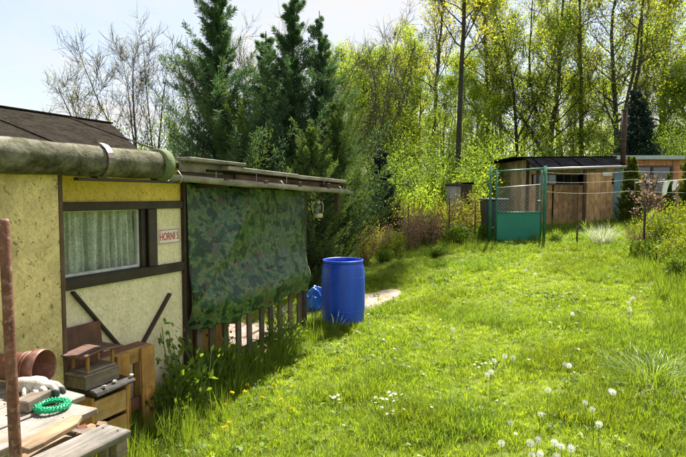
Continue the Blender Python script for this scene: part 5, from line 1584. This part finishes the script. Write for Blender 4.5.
# dry reddish perennials in the bed
BR = bush_proto(70, 'dry_perennial', 0.85, 0.4, 34, 900, 0.05, L_reddish, M_drystem, 0.5, 0.05, 1.2, 4, 0.2)
BG = bush_proto(71, 'dry_perennial', 1.1, 0.4, 26, 1300, 0.045, L_olive, M_drystem, 0.5, 0.05, 1.3, 4, 0.2)
for p, Y, rz, s in ((410, 13.2, 0.0, 1.0), (430, 13.5, 1.3, 1.05), (420, 14.3, 2.1, 1.1), (392, 12.9, 3.0, 0.75), (378, 12.6, 4.2, 0.8)):
    place_bush(BR, px(p, Y), Y, rz, s, 'twiggy reddish brown perennial clump in the garden bed', 'plant', 'dry perennials in the garden bed')
for p, Y, rz, s in ((402, 14.6, 0.5, 1.0), (440, 14.6, 1.5, 1.0), (463, 14.4, 2.5, 1.05), (474, 14.8, 3.5, 1.0), (372, 12.8, 4.5, 0.8), (385, 14.0, 5.5, 1.1), (452, 14.0, 0.2, 0.9), (365, 11.6, 2.0, 0.75)):
    place_bush(BG, px(p, Y), Y, rz, s, 'tall dry stalks with small olive leaves in the garden bed', 'plant', 'dry stalks in the garden bed')
BL = bush_proto(72, 'leafy_weed', 0.55, 0.35, 22, 1500, 0.055, L_weed, M_stem, 0.6, 0.05, 0.9, 4, 0.2)
BY = bush_proto(73, 'yellow_green_shrub', 1.0, 0.55, 26, 3600, 0.05, L_shrub, M_stem, 0.5, 0.06, 0.8, 6, 0.3)
for p, Y, rz, s, lb in ((458, 13.4, 0.0, 1.0, 'bushy green weed at the foot of the concrete pillar'), (437, 12.0, 1.0, 0.55, 'low round green weed at the front edge of the garden bed'), (486, 13.8, 2.0, 0.85, 'green weed beside the waste bin'),
                        (385, 11.8, 3.0, 0.6, 'small leafy weed next to the little spruce'), (556, 12.4, 4.0, 0.55, 'leafy weed just right of the green gate')):
    place_bush(BL, px(p, Y), Y, rz, s, lb, 'plant')
place_bush(BY, px(393, 12.5), 12.5, 0.0, 0.6, 'small bright yellow green shrub in the garden bed', 'shrub')
# right-hand shrubs
gs = 'yellow green shrubs on the bank beside the lawn'
for p, Y, rz, s in ((668, 10.8, 0.0, 0.85), (684, 10.4, 1.0, 0.9), (655, 11.4, 2.0, 0.7), (696, 9.3, 3.0, 0.75), (676, 9.2, 4.0, 0.5)):
    place_bush(BY, px(p, Y), Y, rz, s, 'dense yellow green shrub on the bank at the edge of the lawn', 'shrub', gs)
for p, Y, rz, s, lb in ((660, 9.6, 1.0, 0.8, 'dark leafy weed among the yellow green shrubs'), (640, 10.2, 2.0, 0.7, 'leafy weed at the foot of the reddish sapling'), (683, 8.3, 3.0, 0.75, 'leafy weed in front of the yellow green shrubs')):
    place_bush(BL, px(p, Y), Y, rz, s, lb, 'plant')
place_bush(BR, px(638, 10.7), 10.7, 1.0, 0.55, 'low reddish brown clump beside the tall dark stake', 'plant')
# sapling with reddish leaves
SP = tree_proto(80, 'sapling', 1.45, 0.014, 0.45, 14, 0.42, 0.6, 4, 3, 420, 0.045, L_reddish, M_barkdark, 0.2, 0.04, 0, 0.12)
place_tree(SP, px(645, 10.6), 10.6, 0.0, 1.0, 'young sapling with reddish leaves tied to a dark stake', 'tree')
# columnar thujas before the brown shed
TH = conifer_proto(32, 'thuja', 1.75, 0.34, 220, 120, L_thuja, M_barkdark, 0.05, 1.3, 1.0, 0.01, 0.3, 0.14, 0.85, 0.35)
place_tree(TH, px(631, 14.2), 14.2, 0.0, 1.35, 'columnar yellow green thuja between the sheds and the sapling', 'tree', None, 1.05)
place_tree(TH, px(668, 14.2), 14.2, 2.0, 0.62, 'short narrow thuja under the brown shed window', 'tree', None, 0.75)
place_tree(TH, px(690, 12.4), 12.4, 3.0, 1.1, 'tall yellowish thuja beside the pale line post', 'tree', None, 1.25)
# pale ornamental grass
pg = obj_from('ornamental_grass', blade_plant(82, 'ornamental_grass', 300, 0.55, 0.010, 1.1, L_pale, 0.55, 5, 0.22), None, (px(603, 11.8), 11.8, G(px(603, 11.8), 11.8) - 0.02))
tag(pg, 'pale silvery tuft of ornamental grass before the blue board', 'ornamental grass')
lg = obj_from('grass_clump', blade_plant(83, 'grass_clump', 700, 0.33, 0.0065, 1.2, L_tall, 0.9, 6, 0.42), None, (2.62, 4.55, G(2.62, 4.55) - 0.02))
tag(lg, 'large clump of long arching grass at the edge of the lawn', 'grass clump')
lg2 = obj_from('grass_clump', blade_plant(84, 'grass_clump', 60, 0.36, 0.005, 1.35, L_pale, 1.1, 6, 0.42), None, (2.55, 4.4, G(2.55, 4.4) - 0.02))  # whitish gloss of backlit blades put into their colour
tag(lg2, 'pale blades with painted sheen lying through the long grass clump', 'grass clump')

# nettles and weeds along the shed wall and fence
WD = bush_proto(74, 'tall_weed', 0.75, 0.25, 9, 330, 0.06, L_weed, M_stem, 0.55, 0.03, 1.6, 2, 0.1)
for i, (t, d, s, lb) in enumerate(((-0.42, 0.30, 1.0, 'tall leafy weed growing against the yellow wall'), (-0.10, 0.28, 0.9, 'leafy weed at the foot of the shed corner post'), (0.28, 0.24, 0.75, 'leafy weed before the first pickets beside the shed'),
                                 (-0.62, 0.34, 0.65, 'low leafy weed beside the pine frame'), (1.25, 0.10, 0.72, 'climbing weed in the middle of the picket fence'), (1.62, 0.12, 0.6, 'leafy weed near the porch post'), (2.4, -0.3, 0.8, 'leafy weed behind the porch post'))):
    p = W(t, d); place_bush(WD, p.x, p.y, i * 1.3, s, lb, 'weed')

# ------------------------------------------------------------------ lawn: tufts set on points
def tuft(seed, n, h, w, spread, mat, br, arch=0.6, segs=3):
    me = blade_plant(seed, 'grass_tuft', n, h, w, spread, mat, arch, segs, br)
    return bpy.data.objects.new('grass_tuft', me)
def rosette(seed, mat, n, size):
    rs = np.random.RandomState(seed)
    P = np.stack([rs.normal(size=n) * 0.035, rs.normal(size=n) * 0.035, rs.uniform(0.01, 0.05, n)], 1)
    a = rs.uniform(0, 6.28, n); D = np.stack([np.cos(a), np.sin(a), rs.uniform(0, 0.8, n)], 1)
    return bpy.data.objects.new('leaf_rosette', leaves(rs, P, size, 'leaf_rosette', mat, D, 0.7, 0.7))
tcol = bpy.data.collections.new('tuft_library')
kinds = []
def addk(o): tcol.objects.link(o); kinds.append(o)
for i in range(4): addk(tuft(100 + i, 30, 0.060, 0.0046, 0.95, L_lawn, 0.055))          # 0-3 short lawn
for i in range(3): addk(tuft(110 + i, 24, 0.108, 0.0050, 0.8, L_lush, 0.05, 0.7, 4))   # 4-6 lush
for i in range(2): addk(tuft(120 + i, 20, 0.27, 0.0058, 0.5, L_tall, 0.06, 0.8, 5))    # 7-8 tall
addk(tuft(130, 9, 0.11, 0.003, 0.8, L_dry, 0.05))                                       # 9 dry
addk(rosette(140, L_weed, 12, 0.04)); addk(rosette(141, L_lush, 16, 0.028))             # 10-11 broad leaves
for i, o in enumerate(kinds): o.name = 'tuft_%02d' % i

def lawn():
    rs = np.random.RandomState(77)
    pts = []; kind = []; scl = []
    # density falls off with distance; cells in rings of depth
    bands = [(2.2, 4.2, 560), (4.2, 6.0, 470), (6.0, 8.0, 330), (8.0, 11.0, 210), (11.0, 16.5, 130), (16.5, 26.0, 50)]
    for y0, y1, den in bands:
        xl = -0.75 * y1; xr = 0.72 * y1 + 0.6
        n = int((xr - xl) * (y1 - y0) * den)
        x = rs.uniform(xl, xr, n); y = rs.uniform(y0, y1, n)
        t, d = to_td(x, y)
        ok = (x > -0.70 * y - 0.2) & (x < 0.68 * y + 0.5)
        ok &= ~((d < 0.03) & (t < 2.15) & (d > -3.0) & (t > -4))                     # shed and porch
        ok &= ~((t >= 2.1) & (t < 2.9) & (d < -0.35) & (d > -2.8) & (rs.uniform(size=n) < 0.85))
        # path
        py = np.interp(x, [-1.2, -0.35, 0.45, 0.8, 1.02], [7.5, 8.3, 8.55, 8.85, 9.05]); pw = np.interp(x, [-1.2, -0.35, 0.45, 0.8, 1.02], [0.7, 0.6, 0.55, 0.38, 0.1])
        ok &= ~((np.abs(y - py) < pw - 0.05) & (x > -1.6) & (x < 1.05) & (rs.uniform(size=n) < 0.93))
        ok &= ~((x > 5.2) & (x < 12) & (y > 15.0) & (y < 19))
        ok &= ~((x ** 2 + (y - 7.32) ** 2) < 0.27 ** 2)
        x, y, t, d = x[ok], y[ok], t[ok], d[ok]; n = len(x)
        f1 = field(x, y, 0.9, 1); f2 = field(x, y, 2.6, 2); f3 = field(x, y, 0.45, 5)
        u = rs.uniform(size=n)
        k = rs.randint(0, 4, n); s_ = rs.uniform(0.7, 1.2, n) * (0.75 + 0.5 * f2)
        # longer clumps
        lush = (f1 * 0.6 + f2 * 0.4 + 0.13 * np.clip((x - 1.2) / 2, 0, 1) + 0.10 * np.clip((4.5 - y) / 2, 0, 1)) > 0.60
        lush |= u < 0.09
        k = np.where(lush, rs.randint(4, 7, n), k)
        # uncut strip beside the shed and fence, and to the right on the bank
        strip = np.clip(1.0 - (d - 0.03) / (0.36 + 0.15 * f1 + 0.40 * np.clip((0.2 - t) / 0.6, 0, 1)), 0, 1) * (t < 2.4) * (t > -2.4)
        tall = rs.uniform(size=n) < strip * 0.85
        bank = np.clip((x - (0.42 * y + 0.9)) / 0.8, 0, 1) * (y > 3) + np.clip((y - 12.4) / 1.5, 0, 1) * 0.5
        tall |= rs.uniform(size=n) < bank * 0.5
        k = np.where(tall, rs.randint(7, 9, n), k)
        dry = (rs.uniform(size=n) < 0.03 + 0.05 * (f3 > 0.6)) & ~tall
        k = np.where(dry, 9, k)
        ros = (rs.uniform(size=n) < 0.05 + 0.10 * (field(x, y, 1.7, 9) > 0.62)) & ~tall & ~dry
        k = np.where(ros, rs.randint(10, 12, n), k)
        far = 1.0 + np.clip((y - 7) / 10, 0, 1.0) * 0.55
        s_ = s_ * np.where(tall, rs.uniform(0.6, 1.2, n), 1.0)
        z = gz(x, y)
        pts.append(np.stack([x, y, z], 1)); kind.append(k); scl.append(np.stack([s_ * far, s_ * far, s_ * np.where(tall, 1.0, 0.5 + 0.5 * far)], 1))
    P = np.concatenate(pts); K = np.concatenate(kind); S = np.concatenate(scl)
    n = len(P)
    me = bpy.data.meshes.new('lawn_points'); me.vertices.add(n); me.vertices.foreach_set('co', P.astype(np.float32).ravel())
    a = me.attributes.new('kind', 'INT', 'POINT'); a.data.foreach_set('value', K.astype(np.int32))
    a = me.attributes.new('scl', 'FLOAT_VECTOR', 'POINT'); a.data.foreach_set('vector', S.astype(np.float32).ravel())
    rot = np.stack([rs.normal(size=n) * 0.10, rs.normal(size=n) * 0.10, rs.uniform(0, 2 * PI, n)], 1)
    a = me.attributes.new('rot', 'FLOAT_VECTOR', 'POINT'); a.data.foreach_set('vector', rot.astype(np.float32).ravel())
    me.update()
    o = obj_from('grass', me); tag(o, 'lush unmown yellow green grass covering the lawn', 'grass', None, 'stuff')
    ng = bpy.data.node_groups.new('grass_tufts', 'GeometryNodeTree')
    ng.interface.new_socket('Geometry', in_out='INPUT', socket_type='NodeSocketGeometry')
    ng.interface.new_socket('Geometry', in_out='OUTPUT', socket_type='NodeSocketGeometry')
    N, K_ = ng.nodes, ng.links
    gi = N.new('NodeGroupInput'); go = N.new('NodeGroupOutput')
    ci = N.new('GeometryNodeCollectionInfo'); ci.inputs['Collection'].default_value = tcol
    ci.inputs['Separate Children'].default_value = True; ci.inputs['Reset Children'].default_value = True
    ip = N.new('GeometryNodeInstanceOnPoints'); ip.inputs['Pick Instance'].default_value = True
    def att(nm, tp):
        q = N.new('GeometryNodeInputNamedAttribute'); q.data_type = tp; q.inputs['Name'].default_value = nm
        return [s for s in q.outputs if s.enabled and s.name == 'Attribute'][0]
    K_.new(gi.outputs[0], ip.inputs['Points']); K_.new(ci.outputs[0], ip.inputs['Instance'])
    K_.new(att('kind', 'INT'), ip.inputs['Instance Index']); K_.new(att('rot', 'FLOAT_VECTOR'), ip.inputs['Rotation']); K_.new(att('scl', 'FLOAT_VECTOR'), ip.inputs['Scale'])
    K_.new(ip.outputs[0], go.inputs[0])
    md = o.modifiers.new('grass_tufts', 'NODES'); md.node_group = ng
    print('tufts', n)
lawn()

# ------------------------------------------------------------------ flowers in the grass
def clock_proto():
    rs = np.random.RandomState(5)
    n = 95
    i = np.arange(n) + 0.5; ph = np.arccos(1 - 2 * i / n); th = PI * (1 + 5 ** 0.5) * i
    D = np.stack([np.cos(th) * np.sin(ph), np.sin(th) * np.sin(ph), np.cos(ph)], 1)
    R0 = 0.021
    V = []; Q = []; c = 0
    for d in D:
        a = unit(np.cross(d, np.array([0.3, 0.9, 0.2]))); b = np.cross(d, a)
        s_ = 0.0011
        V += [d * 0.004 - a * s_ * .3, d * 0.004 + a * s_ * .3, d * R0 * 0.9 + a * s_ * .3, d * R0 * 0.9 - a * s_ * .3]; Q.append((c, c + 1, c + 2, c + 3)); c += 4
        w = 0.0030
        for u, v in ((a, b), (b, -a)):
            V += [d * R0 * 0.88, d * R0 * 1.03 + u * w, d * R0 * 0.98, d * R0 * 1.03 - u * w]; Q.append((c, c + 1, c + 2, c + 3)); c += 4
    return np_mesh('seed_head', np.array(V), np.array(Q), L_white, rs.uniform(0.2, 1, len(V)))
CLK = clock_proto()
core = MB().lathe([(0.0, -0.004), (0.004, -0.003), (0.005, 0.0), (0.003, 0.004), (0.0, 0.005)], 8).mesh('core'); core.materials.append(M_glove)
def stem_mesh(h, rad=0.0022):
    m = MB().tube([(0, 0, -0.02), (0.006, 0.002, h * 0.5), (0, 0, h)], [rad, rad * 0.9, rad * 0.8], 6).mesh('stem'); m.materials.append(M_stem); return m
ST = [stem_mesh(h) for h in (0.14, 0.19, 0.24)]
def unpx(u, v, z=0.0):
    """where a sight line through that spot of the photograph meets the lawn"""
    th = R(3.38); a = (u - 343) / 550.0; b = -(v - 228.5) / 550.0
    d = Vector((a, math.cos(th) + b * math.sin(th), -math.sin(th) + b * math.cos(th)))
    k = 3.0
    for _ in range(40):
        p = d * k; g = G(p.x, p.y) + z
        k += (g - 1.73 - p.z) / d.z * 0.6
    p = d * k
    return p.x, p.y
rsd = random.Random(21)
def clock(u, v, i, s_=1.0):
    h = (0.14, 0.19, 0.24)[i % 3]
    x, y = unpx(u, v, h)
    r = empty('dandelion_clock', (x, y, G(x, y)), rsd.uniform(0, 6), 'white fluffy dandelion clock on a thin stem in the lawn', 'dandelion', 'dandelion clocks in the lawn')
    r.rotation_euler = (rsd.uniform(-.08, .08), rsd.uniform(-.08, .08), rsd.uniform(0, 6))
    obj_from('stem', ST[i % 3], r)
    h_ = obj_from('seed_head', CLK, r, (0, 0, h)); h_.scale = (s_,) * 3
    obj_from('core', core, h_)
for i, (u, v) in enumerate([(540, 414), (548, 390), (594, 410), (609, 390), (568, 365), (565, 365), (511, 423), (504, 444), (533, 442), (537, 440), (556, 444), (565, 447), (573, 447), (540, 455), (556, 455), (599, 424), (586, 403), (633, 298), (628, 303), (629, 309),
                          (511, 357), (494, 360), (504, 356), (490, 371), (487, 375), (572, 449), (610, 392), (452, 329), (525, 270), (536, 274), (572, 314), (530, 455)]):
    clock(u, v, i, rsd.uniform(0.85, 1.1) if v > 350 else rsd.uniform(1.0, 1.2))

def dandelion_proto():
    rs = np.random.RandomState(8)
    n = 70; a = rs.uniform(0, 6.28, n); e = rs.uniform(0.05, 1.2, n)
    D = np.stack([np.cos(a), np.sin(a), e], 1)
    return leaves(rs, np.zeros((n, 3)), 0.019, 'flower_head', L_petal, D, 0.3, 0.2)
DF = dandelion_proto(); SD = [stem_mesh(h) for h in (0.08, 0.11)]
for i, (u, v) in enumerate([(247, 385), (245, 392), (274, 385), (225, 405), (218, 409), (229, 423), (224, 428), (232, 393), (292, 409), (195, 421), (205, 399), (281, 400), (338, 360), (262, 398), (215, 403)]):
    h = (0.08, 0.11)[i % 2]
    x, y = unpx(u, v, h)
    r = empty('dandelion_flower', (x, y, G(x, y)), rsd.uniform(0, 6), 'yellow dandelion flower in the grass near the fence', 'dandelion', 'yellow dandelions near the fence')
    obj_from('stem', SD[i % 2], r); q = obj_from('flower_head', DF, r, (0, 0, h)); q.rotation_euler = (rsd.uniform(-.3, .3), rsd.uniform(-.3, .3), 0)
def daisy_proto():
    V = []; Q = []; c = 0
    for k in range(12):
        a = 2 * PI * k / 12; d = np.array([math.cos(a), math.sin(a), 0.15]); s_ = np.array([-math.sin(a), math.cos(a), 0])
        V += [d * 0.003, d * 0.008 + s_ * 0.002, d * 0.012, d * 0.008 - s_ * 0.002]; Q.append((c, c + 1, c + 2, c + 3)); c += 4
    return np_mesh('petals', np.array(V), np.array(Q), L_white, np.full(len(V), 0.8))
DP = daisy_proto()
M_yolk = blotchy('daisy_yolk', (0.6, 0.4, 0.02), (0.75, 0.5, 0.03), 50, 0.8, 0, 0.0)
DC = MB().lathe([(0.0, 0.003), (0.003, 0.002), (0.0035, 0.0)], 8).mesh('centre'); DC.materials.append(M_yolk)
SDz = stem_mesh(0.085, 0.0012)
spots = []
for cu, cv, nn, su, sv in ((393, 398, 16, 9, 3), (389, 411, 6, 5, 3), (332, 396, 5, 4, 2), (340, 398, 3, 3, 2), (488, 366, 7, 9, 5), (475, 362, 3, 6, 4), (460, 300, 3, 20, 12), (410, 330, 4, 40, 18), (560, 345, 4, 30, 20), (500, 290, 4, 40, 14), (430, 420, 4, 50, 20), (375, 310, 4, 14, 6)):
    for k in range(nn): spots.append((cu + rsd.gauss(0, su), cv + rsd.gauss(0, sv)))
for u, v in spots:
    x, y = unpx(u, v, 0.085)
    r = empty('daisy', (x, y, G(x, y)), rsd.uniform(0, 6), 'tiny white daisy in the lawn', 'daisy', 'daisies in the lawn')
    obj_from('stem', SDz, r); q = obj_from('petals', DP, r, (0, 0, 0.085)); q.rotation_euler = (rsd.uniform(-.4, .4), rsd.uniform(-.4, .4), 0); q.scale = (1.2,) * 3
    obj_from('centre', DC, q)
